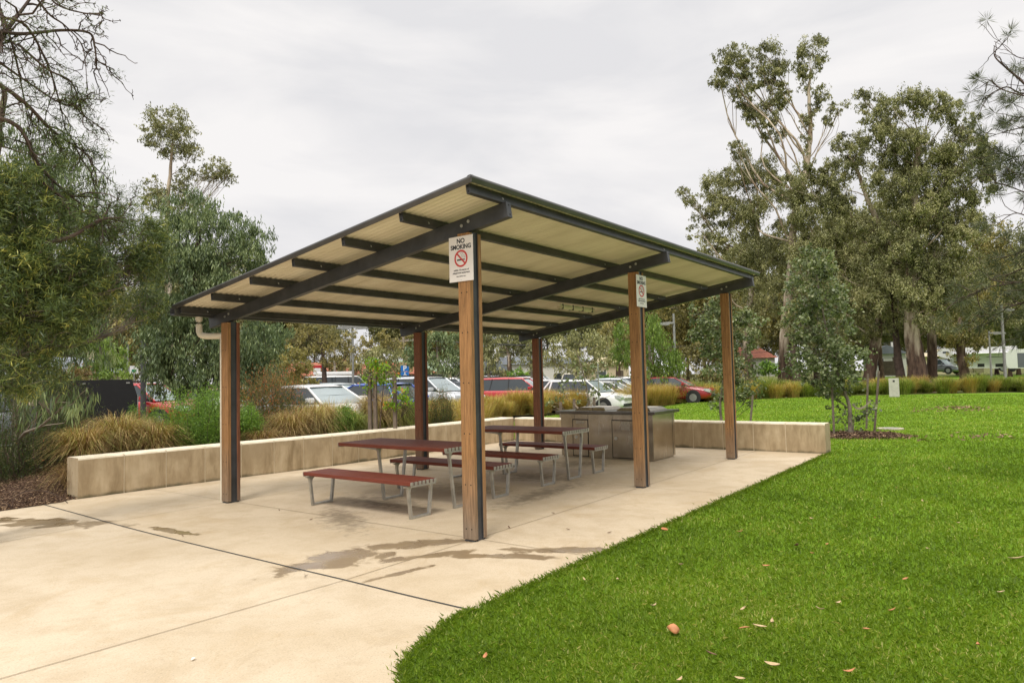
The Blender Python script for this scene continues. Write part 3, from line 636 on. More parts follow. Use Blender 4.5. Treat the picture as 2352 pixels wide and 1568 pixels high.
LF['straw'] = leafmat('golden_tussock', [(.08,(.09,.055,.025,1)),(.4,(.24,.16,.05,1)),(.62,(.32,.25,.07,1)),(.8,(.19,.24,.05,1)),(.97,(.42,.32,.14,1))], .25, .6, g=1.55)
LF['greentuss'] = leafmat('green_tussock', [(.06,(.035,.03,.014,1)),(.35,(.08,.11,.022,1)),(.6,(.13,.18,.03,1)),(.9,(.25,.24,.07,1))], .25, .6, g=1.8)
LF['grass'] = leafmat('lawn_grass', [(.05,(.075,.135,.012,1)),(.5,(.165,.265,.022,1)),(.8,(.27,.38,.04,1)),(.98,(.52,.50,.20,1))], .4, .55)
LF['pine'] = leafmat('casuarina_needles', [(.1,(.014,.020,.012,1)),(.5,(.032,.042,.020,1)),(.9,(.075,.082,.036,1))], .15, g=2.4)
# ================================================================ LAWN BLADES
def inpoly(x, y, P):
    P = np.asarray(P); c = np.zeros(len(x), bool); j = len(P)-1
    for i in range(len(P)):
        xi, yi = P[i]; xj, yj = P[j]
        m = ((yi > y) != (yj > y)) & (x < (xj-xi)*(y-yi)/(yj-yi+1e-12)+xi); c ^= m; j = i
    return c
def lawn_blades(N, r0, r1, hk, wk, name='grass'):
    r = np.exp(rng.random(N)*(math.log(r1)-math.log(r0))+math.log(r0)); th = YAW+np.radians(-52+rng.random(N)*88)
    x = CAM[0]+r*np.cos(th); y = CAM[1]+r*np.sin(th); k = inpoly(x, y, LAWN); x = x[k]; y = y[k]; r = r[k]; n = len(x)
    dd = np.minimum(1, r/60); h = (.026+.0035*r**.5)*(.45+.9*rng.random(n))*hk; w = (.0020+.00078*r)*wk*(.7+.6*rng.random(n))
    a = rng.random(n)*2*np.pi; le = rng.random(n)**1.3*.9; o = np.stack([np.cos(a)*le, np.sin(a)*le, np.ones(n)], 1); b = np.stack([x, y, np.full(n,-.008)], 1)
    s = np.stack([-np.sin(a), np.cos(a), np.zeros(n)], 1)*w[:,None]/2; mid = b+o*(h*.55)[:,None]; tip = b+o*h[:,None]+np.stack([np.cos(a)*le*h*.5, np.sin(a)*le*h*.5, -le*h*.35], 1)
    V = np.stack([b-s, b+s, mid+s*.8, tip, mid-s*.8], 1).reshape(-1,3)
    pn = np.sin(x*1.3+np.sin(y*.9)*1.7)*np.cos(y*1.1+np.sin(x*.7)*2)*.07+np.sin(x*4.1+y*2.7)*np.sin(y*3.9-x)*.05
    t = np.clip(.46+pn*1.6+.10*np.sin(x*.45+1+np.sin(y*.35)*2)*np.sin(y*.5-x*.2)+rng.normal(size=n)*.17+(rng.random(n) > .97)*.4, 0, 1)
    return V, np.arange(n*5).reshape(n,5), np.repeat(t, 5)
A = [lawn_blades(820000, 2.0, 47, 1.0, 1.0)]
nb = 0; Vs=[]; Fs=[]; Ts=[]
for V,F,t in A: Vs.append(V); Fs.append(F+nb); Ts.append(t); nb += len(V)
# a shaggy fringe that hangs over the edge of the paving
ed = np.concatenate([LAWNC[:46], [(x,-1.285) for x in np.linspace(-1.5,8.9,200)]]); k = rng.integers(0, len(ed)-1, 16000); u = rng.random(16000)[:,None]
ok = np.linalg.norm(ed[k+1]-ed[k], axis=1) < 1.5; k = k[ok]; u = u[ok]; e = ed[k]*(1-u)+ed[k+1]*u; n = len(e); tg = ed[k+1]-ed[k]; nn = np.stack([tg[:,1], -tg[:,0]], 1); nn /= np.linalg.norm(nn,axis=1,keepdims=True)+1e-9
a = rng.random(n)*2*np.pi; le = rng.random(n)*.9; h = .020+.034*rng.random(n)**2; b = np.stack([e[:,0]-np.abs(rng.normal(size=n))*.0, e[:,1]-.0, np.full(n,-.01)], 1); b[:,:2] += rng.normal(size=(n,2))*(.014+.05*rng.random((n,1))**6)
o = np.stack([np.cos(a)*le, np.sin(a)*le, np.ones(n)], 1); s = np.stack([-np.sin(a), np.cos(a), np.zeros(n)], 1)*.0020
V = np.stack([b-s, b+s, b+o*(h*.6)[:,None]+s*.8, b+o*h[:,None]+np.stack([np.cos(a),np.sin(a),-np.ones(n)*.3],1)*(h*le*.5)[:,None], b+o*(h*.6)[:,None]-s*.8], 1).reshape(-1,3)
Vs.append(V); Fs.append(np.arange(n*5).reshape(n,5)+nb); Ts.append(np.repeat(np.clip(.5+rng.normal(size=n)*.2,0,1),5))
tag(link('grass', np_mesh('grass', np.concatenate(Vs), np.concatenate(Fs), v=np.concatenate(Ts)), LF['grass']), 'short bright green lawn grass', 'grass', kind='stuff')
# ================================================================ TREES (left to right)
bl_ = blobs_px
# feathery tree close on the left
fe = dict(llen=.085, lwid=.0095, cover=1.7, droop=.12, shell=.3, clus=.20, twigs=.5)
tree('feathery_tree', 'near dark feathery-leaved tree with grey limbs filling the left edge of the photo', gp(-60,9.5), bl_([
    (70,500,110,60),(20,620,80,90),(110,600,90,60),(60,700,110,60),(150,690,70,60),(30,800,80,60),(120,770,70,40),(255,520,50,40,.5),(330,530,60,75,.6),(280,610,60,50,.4),(200,620,60,45),
    (345,610,45,50,.6),(330,700,50,40,1),(230,690,50,35,.5),(60,430,80,40),(150,420,60,35,.2,.5),(-40,560,80,160),(60,860,70,40),(110,335,90,40,0,.5)], 9.5), LF['needle'], M['bark_grey'], .13, 
    trunk=[gp(-60,9.5), pt(-50,760,9.5), pt(-30,500,9.5), pt(10,200,9.3)], d=9.5, limb=.2, tn=.0, **fe)
# its bare reaching branches with small tufts
br = Tubes(); LPs=[]; LDs=[]
def branch(pxs, d, r, sub=12, length=.55, tuft=.5, gen=1):
    P = spline([pt(x, y, d+dz) for x, y, dz in pxs], 6); n = len(P); br.add(P, np.linspace(r, r*.25, n), 6)
    for i in range(sub):
        k = rng.integers(2, n); t = P[min(k,n-1)]-P[k-1]; t /= np.linalg.norm(t)+1e-9; dirn = unit(t*.7+rng.normal(size=3)*.55+np.array([0,0,-.28])); L = length*(.4+rng.random()*.9)
        q = wob(P[k-1], P[k-1]+dirn*L, 7, .06); q[1:-1] += rng.normal(size=(5,3))*.012; br.add(q, np.linspace(max(r*.42,.007), .0035, 7), 4)
        for j in range(rng.integers(4,10)):
            a = q[rng.integers(2,7)]; e = a+unit(dirn*.5+rng.normal(size=3)*.9)*L*.17*(.3+rng.random()); br.add(np.array([a,(a+e)/2+rng.normal(size=3)*.008,e]), [.0055,.0045,.003], 3)
            if rng.random() < tuft:
                m = 26; LPs.append(e+rng.normal(size=(m,3))*.045-(e-a)*rng.random((m,1))*.8); LDs.append(unit(e-a)+rng.normal(size=(m,3))*.8)
for pxs, r, sub, L, tf in (
    ([(-80,210,0),(0,92,0),(60,10,.2),(110,-60,.3)], .035, 12, .6, .3), ([(-60,60,0),(40,78,0),(140,70,.2),(205,76,.3),(218,110,.3),(225,140,.3),(262,160,.4)], .022, 16, .42, .12),
    ([(0,40,0),(60,60,0),(110,150,.2),(135,230,.3),(150,300,.3)], .018, 16, .45, .5), ([(60,-40,0),(110,30,.1),(150,60,.2),(190,110,.2),(200,200,.2)], .014, 12, .35, .1),
    ([(-40,170,0),(50,230,0),(120,300,.2),(180,340,.3),(205,360,.3)], .026, 16, .5, .6), ([(-60,260,0),(40,290,0),(90,380,.2),(150,440,.3),(215,490,.3)], .028, 16, .5, .7),
    ([(90,-40,0),(130,10,.1),(190,30,.1),(230,32,.1),(234,50,.1)], .012, 12, .3, .1), ([(40,100,0),(110,160,.1),(165,190,.2),(190,260,.2),(228,288,.2)], .014, 14, .35, .3),
    ([(-20,130,0),(80,200,.1),(150,240,.2),(208,222,.2)], .014, 14, .35, .5), ([(100,420,0),(180,480,.2),(260,510,.3),(300,470,.3)], .016, 12, .35, .9),
    ([(105,562,0),(170,540,0),(230,505,.1),(290,500,.2)], .030, 6, .35, .6), ([(0,20,0),(30,110,0),(50,200,.1),(70,310,.2)], .016, 14, .5, .5)): branch(pxs, 9.2, r, sub, L, tf)
root = empty('bare_limbed_tree', gp(-110,9.0), 0, 'sparse tree reaching bare dark twigs across the sky in the top left corner', 'tree')
b0_ = np.array(root.location); br.add(spline([gp(-110,9.0), pt(-110,700,9), pt(-100,350,9.1), pt(-70,200,9.2)], 6), np.linspace(.14,.04,19), 8); me = br.mesh('trunk'); o = link('trunk', me, M['bark_dark'], root); o.matrix_parent_inverse = Matrix.Translation(-Vector(b0_))
P = np.concatenate(LPs); D = np.concatenate(LDs); o = link('crown', leaf_mesh('crown', P, D, .045+.03*rng.random(len(P)), .006, np.clip(.42+rng.normal(size=len(P))*.15,0,1)), LF['needle'], root); o.matrix_parent_inverse = Matrix.Translation(-Vector(b0_))
tree('eucalyptus', 'drooping green eucalyptus behind the feathery tree at the left edge', gp(50,15), bl_([(30,330,90,70,0,.6),(110,390,90,70,0,.8),(180,440,50,70,0,.7),(60,470,110,80),(150,540,80,80),(60,620,110,100),(190,640,70,70),(90,760,80,80),(215,760,45,60,0,.8),(0,820,80,60),(130,900,75,30,-3,.7)], 15),
    LF['willow'], M['bark_grey'], .14, d=15, llen=.16, lwid=.022, cover=1.3, droop=1.2, strand=.35, clus=.2, trunk=[gp(55,15), pt(45,820,15), pt(70,600,15), pt(80,380,15)])
tree('tall_gum', 'tall slim gum with a rounded top crown rising above the left trees', gp(390,55), bl_([(385,275,42,32),(352,310,26,30),(420,315,34,30),(395,335,40,22),(440,350,28,18),(495,385,26,24),(520,400,20,22),(478,400,20,14),(428,405,24,22),(415,430,20,16),(352,425,22,20,0,.8),(372,445,18,14),(400,470,40,22),(440,462,30,16),(350,460,22,20)], 55),
    LF['gum'], M['bark_gum'], .27, d=55, lp=2.2, wp=.85, cover=1.6, twigs=.45, thin=.3, trunk=[gp(390,55), pt(386,600,55), pt(385,480,55), pt(392,380,55), pt(398,300,55)], limb=.9, clus=.22)
tree('weeping_eucalyptus', 'large weeping grey-green eucalyptus left of the shelter roof', gp(450,20), bl_([(440,480,60,40,0,.8),(400,540,80,60),(480,540,90,60),(555,520,55,35,0,.6),(590,560,38,40,0,.6),(540,600,75,60),(420,640,80,70),(380,720,60,70),(500,690,90,60),(590,660,40,50,0,.8),(430,790,80,70),(530,800,70,60),(600,790,40,50,0,.8),(400,860,55,45),(480,870,80,40),(560,870,50,40),(620,850,35,40,0,.7),(345,800,35,60,0,.7)], 20),
    LF['willow'], M['bark_dark'], .17, d=20, llen=.115, lwid=.026, cover=2.2, droop=.85, strand=.22, clus=.22, twigs=.25, trunk=[gp(455,20), pt(465,850,20), pt(440,680,20), pt(460,520,20)])
tree('gum', 'bright green gum standing behind the dark canopy at the left', gp(235,40), bl_([(215,770,30,28),(235,810,45,35),(215,850,40,25),(255,850,35,25)], 40), LF['bright'], M['bark_grey'], .2, d=40, cover=2.0, droop=.8)
tree('gum', 'olive flat-topped gum behind the dark pole at the left', gp(290,58), bl_([(270,745,35,16),(298,760,24,20),(250,760,25,18),(295,800,20,25,0,.8),(310,850,25,22)], 58), LF['gum_olive'], M['bark_grey'], .3, d=58, cover=2.0)
tree('bush', 'small rust-coloured bush beyond the dark canopy', gp(165,38), bl_([(150,862,22,14),(180,855,24,16)], 38), LF['brownish'], M['bark_grey'], .06, d=38, cover=2.2, cat='bush')
# seen under the roof
tree('eucalyptus', 'grey-green eucalyptus just right of the left front post, beyond the garden', gp(615,30), bl_([(600,770,45,35),(640,790,30,40,0,.8),(605,840,50,40),(570,810,35,50),(590,890,50,25),(650,755,25,18,0,.5)], 30), LF['willow'], M['bark_dark'], .16, d=30, cover=1.7, droop=1.1, strand=.3)
tree('sparse_tree', 'brown twiggy thinly leaved tree with spreading dark limbs under the roof edge', gp(748,42), bl_([(700,790,40,24,0,.35),(745,775,40,25,0,.4),(790,780,35,22,0,.38),(720,760,40,20,0,.4),(770,810,35,18,0,.45),(690,760,30,18,0,.5),(660,770,22,25,0,.4),(800,800,25,12,0,.35),(760,830,25,10,0,.7)], 42), LF['gum_olive'], M['bark_dark'], .26, d=42, twigs=1.0, thin=.45, lp=1.9, wp=.8, limb=.5)
tree('round_tree', 'round golden-green bushy tree behind the red-tipped shrub', gp(675,26), bl_([(675,830,42,30),(645,860,32,30),(700,865,30,30),(670,885,45,25),(715,890,16,20)], 26), LF['gold'], M['bark_grey'], .08, d=26, cover=1.9, droop=.4, clus=.2)
tree('gum', 'olive puffy-topped gum behind the double lamp post', gp(850,70), bl_([(800,790,22,14),(842,780,16,14),(880,775,14,16),(905,790,20,14),(860,800,30,16),(820,815,28,18),(925,800,18,14),(790,825,20,18)], 70), LF['gum_olive'], M['bark_grey'], .3, d=70, cover=1.9)
tree('gum', 'broad mid-green gum behind the blue car', gp(880,48), bl_([(855,825,30,22),(890,815,35,22),(925,830,28,24),(870,850,40,18),(905,852,35,16)], 48), LF['gum'], M['bark_grey'], .25, d=48, cover=1.9, droop=.8, tn=.12)
tree('gum', 'dense dark green gum behind the white roof-pod wagon', gp(790,62), bl_([(770,838,26,14),(745,845,20,12),(800,842,28,16),(828,848,20,14)], 62), LF['gum_olive'], M['bark_grey'], .2, d=62, cover=2.2, tn=-.05)
tree('eucalyptus', 'grey-green eucalyptus behind the silver car, left of the nearest post', gp(1010,38), bl_([(955,790,32,24,0,.8),(985,770,30,22,0,.8),(1025,785,32,24),(1050,800,25,30),(980,825,40,25),(1030,835,40,26),(1065,840,22,26),(945,815,22,18,0,.7),(1000,855,45,12)], 38), LF['willow'], M['bark_grey'], .2, d=38, cover=1.7, droop=.9, tn=.06)
tree('eucalyptus', 'dark green drooping tree just right of the nearest post', gp(1120,46), bl_([(1112,790,24,25),(1130,800,18,30),(1118,830,22,22),(1145,850,18,10)], 46), LF['gum'], M['bark_grey'], .2, d=46, cover=2.0, droop=1, strand=.3)
tree('gum', 'distant dark gum with a forked pale trunk framed between two posts', gp(1172,80), bl_([(1150,790,18,16),(1175,780,22,14),(1160,812,18,12,0,.8),(1195,800,18,16,0,.9),(1205,775,16,14),(1185,825,12,8,0,.6)], 80), LF['gum'], M['bark_gum'], .35, d=80, cover=1.8, tn=-.1, trunk=[gp(1172,80),pt(1170,835,80),pt(1168,815,80),pt(1160,795,80)])
tree('gum', 'leafy gum left of the far back post', gp(1222,52), bl_([(1215,790,20,20),(1228,812,18,20),(1205,830,16,14,0,.8),(1226,845,16,12)], 52), LF['gum'], M['bark_grey'], .2, d=52, cover=1.9)
tree('eucalyptus', 'leafy grey-green gum behind the staked sapling at the barbecue', gp(1320,36), bl_([(1290,790,35,24),(1335,775,38,22),(1375,785,30,22),(1265,815,24,24),(1310,820,40,25),(1355,820,38,25),(1390,825,22,20),(1335,850,40,12)], 36), LF['gum'], M['bark_grey'], .2, d=36, cover=1.7, tn=.15, droop=.7)
tree('gum', 'olive-topped gum with a dark underside left of the second tall post', gp(1420,66), bl_([(1405,755,28,14),(1440,765,24,16),(1395,775,22,14),(1425,795,24,16),(1408,815,18,12,0,.8),(1440,825,16,12)], 66), LF['gum_olive'], M['bark_gum'], .35, d=66, cover=1.9)
tree('willow_tree', 'soft light-green weeping tree between the second tall post and the single lamp', gp(1490,40), bl_([(1480,735,30,20,0,.8),(1445,760,34,30),(1495,765,36,30),(1535,790,28,24),(1425,805,30,30),(1475,810,45,30),(1530,825,34,28),(1550,840,22,20),(1500,850,50,18)], 40), LF['bright'], M['bark_grey'], .22, d=40, cover=1.8, droop=1.3, strand=.45, tn=-.15)
tree('dense_tree', 'dark olive tree behind the young round-leaved tree at the far red car', gp(1610,52), bl_([(1585,815,24,22),(1620,800,34,24),(1655,815,34,28),(1600,850,34,20),(1650,855,38,20),(1690,840,25,25)], 52), LF['gum_olive'], M['bark_grey'], .25, d=52, cover=2.1, tn=-.12)
tree('round_bush', 'round bright green bush by the far road', gp(1765,80), bl_([(1755,845,18,13),(1778,847,18,12),(1765,838,16,10)], 80), LF['green_shrub'], M['bark_grey'], .08, d=80, cover=2.5, cat='bush')
tree('hedge_bush', 'long bright green hedge beyond the parked cars', gp(1205,75), bl_([(1175,856,14,9),(1195,853,16,10),(1218,856,16,10),(1240,859,12,8)], 75), LF['green_shrub'], M['bark_grey'], .05, d=75, cover=2.5, cat='bush')
tree('bush', 'low rusty bush beside the far green hedge', gp(1145,72), bl_([(1140,862,14,9),(1155,858,8,9)], 72), LF['brownish'], M['bark_grey'], .05, d=72, cover=2.2, cat='bush')
tree('bush', 'small dark green bush at the car park wall left of the second tall post', gp(1398,48), bl_([(1390,868,12,9),(1402,864,12,10)], 48), LF['green_shrub'], M['bark_grey'], .05, d=48, cover=2.2, cat='bush', tn=-.1)
# the river gums on the right
gg = dict(lp=1.8, wp=.75, cover=2.9, clus=.27, twigs=.35, droop=.6)
tree('river_gum', 'tallest gum, two airy top crowns on long bare limbs above the shelter', gp(1812,60), bl_([(1665,140,32,30,0,.8),(1655,185,22,28,0,.8),(1700,125,28,26,0,.9),(1690,185,30,34,0,.8),(1715,230,28,32,0,.8),(1740,180,26,34,0,.8),(1760,120,30,22),(1775,160,28,30),(1785,215,28,34,0,.9),(1765,260,34,30,0,.9),(1775,305,28,24,0,.8),(1735,275,26,22,0,.7),
   (1865,110,34,20),(1862,150,32,24,0,.9),(1850,185,18,24,0,.6),(1885,215,18,24,0,.7),(1870,250,18,18,0,.6),(1850,280,14,22,0,.7),(1900,275,14,16,0,.7),(1845,330,14,20,0,.5),(1925,245,20,14,0,.7),(1700,345,22,18,0,.8),(1685,330,14,12,0,.6)], 60),
   LF['gum'], M['bark_gum'], .42, trunk=[gp(1812,60), pt(1800,790,60), pt(1815,640,60), pt(1828,480,60), pt(1850,400,60), pt(1862,300,60), pt(1858,220,60), pt(1862,160,60)], limb=1.6, d=60, thin=.3, tn=-.02, **gg)
tree('river_gum', 'broad gum with low spreading limbs reaching left over the shelter roof corner', gp(1725,62), bl_([(1565,440,18,12,0,.7),(1590,458,24,14,0,.7),(1640,430,38,28),(1690,410,36,26),(1735,385,48,30),(1760,440,50,40),(1620,490,30,28,0,.6),(1670,480,46,38),(1720,510,50,44),(1600,530,22,20,0,.35),(1640,560,34,30,0,.55),(1690,590,45,40,0,.8),(1745,590,50,44),(1655,640,30,34,0,.6),(1720,670,45,44,0,.8),(1775,680,40,50,0,.8),(1730,760,40,36,0,.5),(1800,540,40,40)], 62),
   LF['gum'], M['bark_gum'], .42, trunk=[gp(1725,62), pt(1715,800,62), pt(1722,700,62), pt(1740,560,62), pt(1740,430,62)], limb=.8, d=62, tn=.04, **gg)
tree('river_gum', 'leaning gum with a pale trunk in the middle of the right-hand group', gp(1990,58), bl_([(1830,420,44,40),(1880,440,46,42),(1920,400,36,36),(1960,350,38,36),(1935,330,22,20,0,.8),(1860,510,50,44),(1930,500,54,50),(1850,590,44,44,0,.8),(1920,590,52,50),(1980,560,50,50),(1890,670,50,46,0,.8),(1960,670,50,50,0,.8),(1915,745,45,40,0,.6),(1840,660,34,44,0,.6),(1985,740,40,36,0,.6)], 58),
   LF['gum'], M['bark_gum'], .45, trunk=[gp(1990,58), pt(2003,830,58), pt(2030,690,58), pt(2050,600,58), pt(1990,450,58), pt(1960,370,58)], limb=.6, d=58, tn=.0, **gg)
tree('river_gum', 'widest gum with a domed crown and a thick fluted trunk at the right', gp(2112,56), bl_([(1985,225,24,18,0,.8),(2010,265,30,26,0,.9),(2050,240,36,22,0,.8),(2095,228,40,20),(2140,245,38,22),(2180,262,36,22,0,.9),(2215,285,26,26),(2030,320,40,34),(2085,320,46,40),(2120,375,60,50),(2060,400,56,50),(2180,375,46,40),(2235,345,36,34,0,.9),(2270,370,26,44,0,.8),(2250,430,34,40,0,.6),(2190,450,50,46),(2120,470,60,52),(2050,490,52,50),(2070,580,60,54),(2150,560,60,54),(2210,540,46,46,0,.8),(2110,660,60,50),(2180,640,50,50,0,.8),(2050,680,46,46,0,.8),(2140,730,56,34,0,.7),(2230,610,34,44,0,.5)], 56),
   LF['gum'], M['bark_gum'], .68, trunk=[gp(2112,56), pt(2104,830,56), pt(2092,730,56), pt(2095,600,56), pt(2100,450,56), pt(2110,330,56)], limb=.7, d=56, tn=.0, **gg)
tree('river_gum', 'rough-barked gum stem standing directly left of the thickest trunk', gp(2072,57), bl_([(2030,740,36,24,0,.5),(2060,640,46,40,0,.8),(2010,600,40,40,0,.8)], 57), LF['gum'], M['bark_dark'], .36, trunk=[gp(2072,57), pt(2062,820,57), pt(2055,730,57), pt(2045,620,57)], d=57, **gg)
tree('river_gum', 'pale smooth-barked gum stem directly right of the thickest trunk', gp(2138,60), bl_([(2170,680,44,34,0,.8),(2200,700,40,30,0,.7),(2130,600,40,40,0,.8)], 60), LF['gum'], M['bark_gum'], .38, trunk=[gp(2138,60), pt(2140,760,60), pt(2130,660,60), pt(2135,560,60)], d=60, **gg)
tree('river_gum', 'gum with pale slanting limbs at the far right of the group', gp(2218,72), bl_([(2250,560,34,34,0,.7),(2280,545,28,30,0,.8),(2230,640,44,44,0,.8),(2190,740,44,36,0,.8),(2240,740,40,36,0,.9),(2270,660,28,34,0,.7),(2225,800,40,24,0,.6),(2290,600,22,24,0,.8)], 72), LF['gum_olive'], M['bark_gum'], .42, trunk=[gp(2218,72), pt(2205,780,72), pt(2215,700,72), pt(2250,600,72)], d=72, limb=.9, tn=.05, **gg)
tree('gum', 'dark twin-stemmed gum behind the young round-leaved tree, by the far road', gp(1835,58), bl_([(1850,760,32,26,0,.7),(1820,740,28,28,0,.6)], 58), LF['gum'], M['bark_dark'], .36, trunk=[gp(1835,58), pt(1822,820,58), pt(1830,760,58), pt(1840,720,58)], d=58, **gg)
# distant tree belt
proto = None; belt = [(1500,100),(1580,110),(1900,105),(1880,140),(1950,150),(2000,140),(2060,150),(2090,160),(2150,145),(2200,160),(2245,140),(2290,155),(2340,140),(2390,150),(1960,110),(2320,118),(640,120),(560,110),(470,100),(120,95),(30,90),(1100,130),(950,130),(1330,125),(1260,140),(2440,120),(-60,100),(1925,85),(1875,95),(2025,92),(1790,110),(1620,90),(1690,120),(2365,125),(1740,150),(1560,140),(1470,150),(1400,140),(1180,150),(1060,120),(1000,110),(880,120),(720,120),(330,100),(410,110),(200,90)]
lab = {0:'distant gum in the far tree belt behind the car park and caravans'}
for i, (px, d) in enumerate(belt):
    if i < 3:
        h = [17,14,19][i]; c = gp(px, d, 0)
        B = [(c+np.array([rng.normal()*2.0, rng.normal()*2.0, h*(.42+.5*rng.random())]), np.array([2.8,2.8,2.3])*(.8+.5*rng.random()), .95) for _ in range(13)]
        t = tree('distant_gum', lab[0], c, B, [LF['gum'],LF['gum_olive'],LF['gum']][i], M['bark_gum'], .3, group='distant gums in the far tree belt', d=d, lp=2.2, wp=.9, cover=2.4, clus=.28); proto = (proto or [])+[t]
    else:
        t = copy_tree(proto[i%3]); t.location = gp(px, d); t.rotation_euler.z = i*1.7; s = .85+.4*random.random(); t.scale = (s,s,s*(.9+.3*random.random()))
# casuarina entering from the right edge
cas = Tubes(); LPs=[]; LDs=[]; br = cas
def cbranch(pxs, r, sub, L, tf):
    pxs = [(2520, pxs[0][1]+50, .4)]+list(pxs); P = spline([pt(x, y, 11+dz) for x, y, dz in pxs], 6); n = len(P); cas.add(P, np.linspace(r, r*.22, n), 6)
    for i in range(sub):
        k = rng.integers(1, n); t = unit(P[min(k,n-1)]-P[k-1]); e = P[k]+unit(t*.8+rng.normal(size=3)*.5+np.array([0,0,.08]))*L*(.4+rng.random()); q = wob(P[k], e, 6, .07); cas.add(q, np.linspace(r*.3, .003, 6), 4)
        for j in range(3):
            if rng.random() < tf*.75:
                a = q[rng.integers(2,6)]; m = 48; u = unit(rng.normal(size=(m,3))+unit(e-P[k])*.6); LPs.append(a+u*.01); LDs.append(u)
for a in (([(2420,260,0),(2350,190,0),(2310,155,0),(2285,130,0),(2284,105,0)],.022,10,.35,.25), ([(2430,205,0),(2350,215,.1),(2310,200,.1),(2265,222,.1)],.018,12,.35,.5), ([(2420,230,0),(2352,220,0),(2300,205,.1),(2275,185,.1),(2262,200,.1)],.016,10,.3,.4), ([(2440,140,0),(2352,135,0),(2320,120,0),(2290,88,0)],.010,8,.3,.2),
    ([(2440,300,0),(2370,290,0),(2320,300,0),(2285,310,0)],.016,12,.35,.9), ([(2450,330,0),(2380,350,0),(2330,360,0),(2290,345,0)],.016,16,.35,.95), ([(2460,440,0),(2370,445,0),(2310,425,0),(2255,415,0)],.016,12,.35,.6), ([(2460,480,0),(2380,500,0),(2330,490,0),(2285,520,0)],.016,12,.35,.6),
    ([(2460,540,0),(2390,560,0),(2340,580,0),(2310,590,0)],.018,12,.3,.6), ([(2470,600,0),(2400,640,0),(2330,650,0),(2270,660,0),(2225,680,0)],.022,22,.36,.8), ([(2470,660,0),(2400,680,0),(2330,700,0),(2250,720,0)],.022,30,.4,1), ([(2470,740,0),(2400,760,0),(2350,770,0)],.02,20,.4,1),
    ([(2460,400,0),(2400,400,0),(2350,400,0)],.02,18,.35,.95), ([(2460,250,0),(2400,260,0),(2345,270,0)],.018,14,.35,.8), ([(2460,620,0),(2390,610,0),(2340,620,0),(2300,640,0)],.018,14,.3,.8)): cbranch(*a)
for y_ in (40,110,180,260,340,420,500,580,660): cbranch([(2560,y_+20,.6),(2620,y_,1.0),(2700,y_-20,1.2)],.018,22,.45,1); cbranch([(2520,y_-10,2.0),(2530,y_-30,2.6)],.014,14,.45,1)
b0_ = gp(2520,11.5); cas.add(spline([b0_, pt(2500,700,11.3), pt(2480,400,11.2), pt(2470,100,11.2)], 6), np.linspace(.2,.05,19), 10)
root = empty('casuarina', b0_, 0, 'dark needle-leaved casuarina reaching in from the right edge of the photo', 'tree')
o = link('trunk', cas.mesh('trunk'), M['bark_dark'], root); o.matrix_parent_inverse = Matrix.Translation(-Vector(b0_))
P = np.concatenate(LPs); D = np.concatenate(LDs); o = link('crown', leaf_mesh('crown', P, D, .09+.08*rng.random(len(P)), .006, np.clip(.5+rng.normal(size=len(P))*.2,0,1)), LF['pine'], root); o.matrix_parent_inverse = Matrix.Translation(-Vector(b0_))
# ================================================================ YOUNG STAKED TREES
def stake(p, h, lean=(0,0), r=.028, label=None, grp=None, name='tree_stake'):
    o = MB().box(-r, r, -r, r, -.1, h, 0, .004).build(name, M['stake']); o.location = p; o.rotation_euler = (lean[0], lean[1], random.random())
    return tag(o, label, 'stake', grp)
def tie(P, label):
    Q = spline(P, 6); mb = MB()
    for i in range(len(Q)-1):
        a, b = Q[i], Q[i+1]; mb.add([a-[0,0,.025], b-[0,0,.025], b+[0,0,.025], a+[0,0,.025]], [(0,1,2,3)])
    o = mb.build('tree_tie', M['tie'], None, False); m = o.modifiers.new('s','SOLIDIFY'); m.thickness = .006; return tag(o, label, 'strap', 'straps holding young trees to their stakes')
D1 = 18.9
tree('young_tree', 'young round-leaved gum with a lime-green top, staked in a mulch ring on the lawn', np.array([13.2,-.85,0]), bl_([(1868,590,34,22,0,.7),(1850,625,48,28,0,.8),(1880,610,40,26,0,.7),(1840,680,50,36,0,.8),(1895,670,46,40,0,.8),(1870,740,60,40,0,.75),(1925,730,38,36,0,.6),(1835,760,34,30,0,.4),(1880,800,58,34,0,.75),(1930,810,50,30,0,.6),(1880,850,55,30,0,.9),(1925,860,50,26,0,.8),(1840,830,36,30,0,.7),(1960,830,40,34,0,.6),(1905,890,30,24,0,.8),(1950,880,20,18,0,.4)], D1),
     LF['round'], M['bark_grey'], .055, d=D1, llen=.062, lwid=.052, cover=1.55, round_=True, droop=.2, clus=.24, twigs=.7, thin=.5, limb=.8, trunk=[np.array([13.2,-.85,0]), pt(1950,930,D1), pt(1925,860,D1), pt(1895,740,D1), pt(1868,590,D1)])
y = tree('shoot_cluster', 'low suckering shoots with round leaves around the base of the staked young tree', np.array([13.25,-.9,0]), bl_([(1915,930,16,12,0,.5),(1990,935,22,12,0,.4),(1935,955,22,16,0,.45),(1990,962,22,14,0,.5),(1965,985,22,10,0,.3),(2008,925,12,10,0,.4)], D1), LF['round'], M['bark_grey'], .02, cat='shoots', d=D1, llen=.058, lwid=.052, cover=1.1, round_=True, droop=.2, clus=.3, twigs=.8, tn=-.15)
tip = tree('treetop_regrowth', 'lime-green new growth at the top of the young staked tree', pt(1868,640,D1), bl_([(1870,575,30,16,0,.6),(1850,590,36,18,0,.6),(1885,592,26,16,0,.5),(1830,625,16,10,0,.3)], D1-.1), LF['lime'], M['bark_grey'], .012, cat='foliage', d=D1, llen=.055, lwid=.045, cover=1.0, round_=True, droop=.2, clus=.25, twigs=.4, tn=-.1, trunk=[pt(1868,640,D1), pt(1868,610,D1), pt(1866,575,D1)]) if False else None
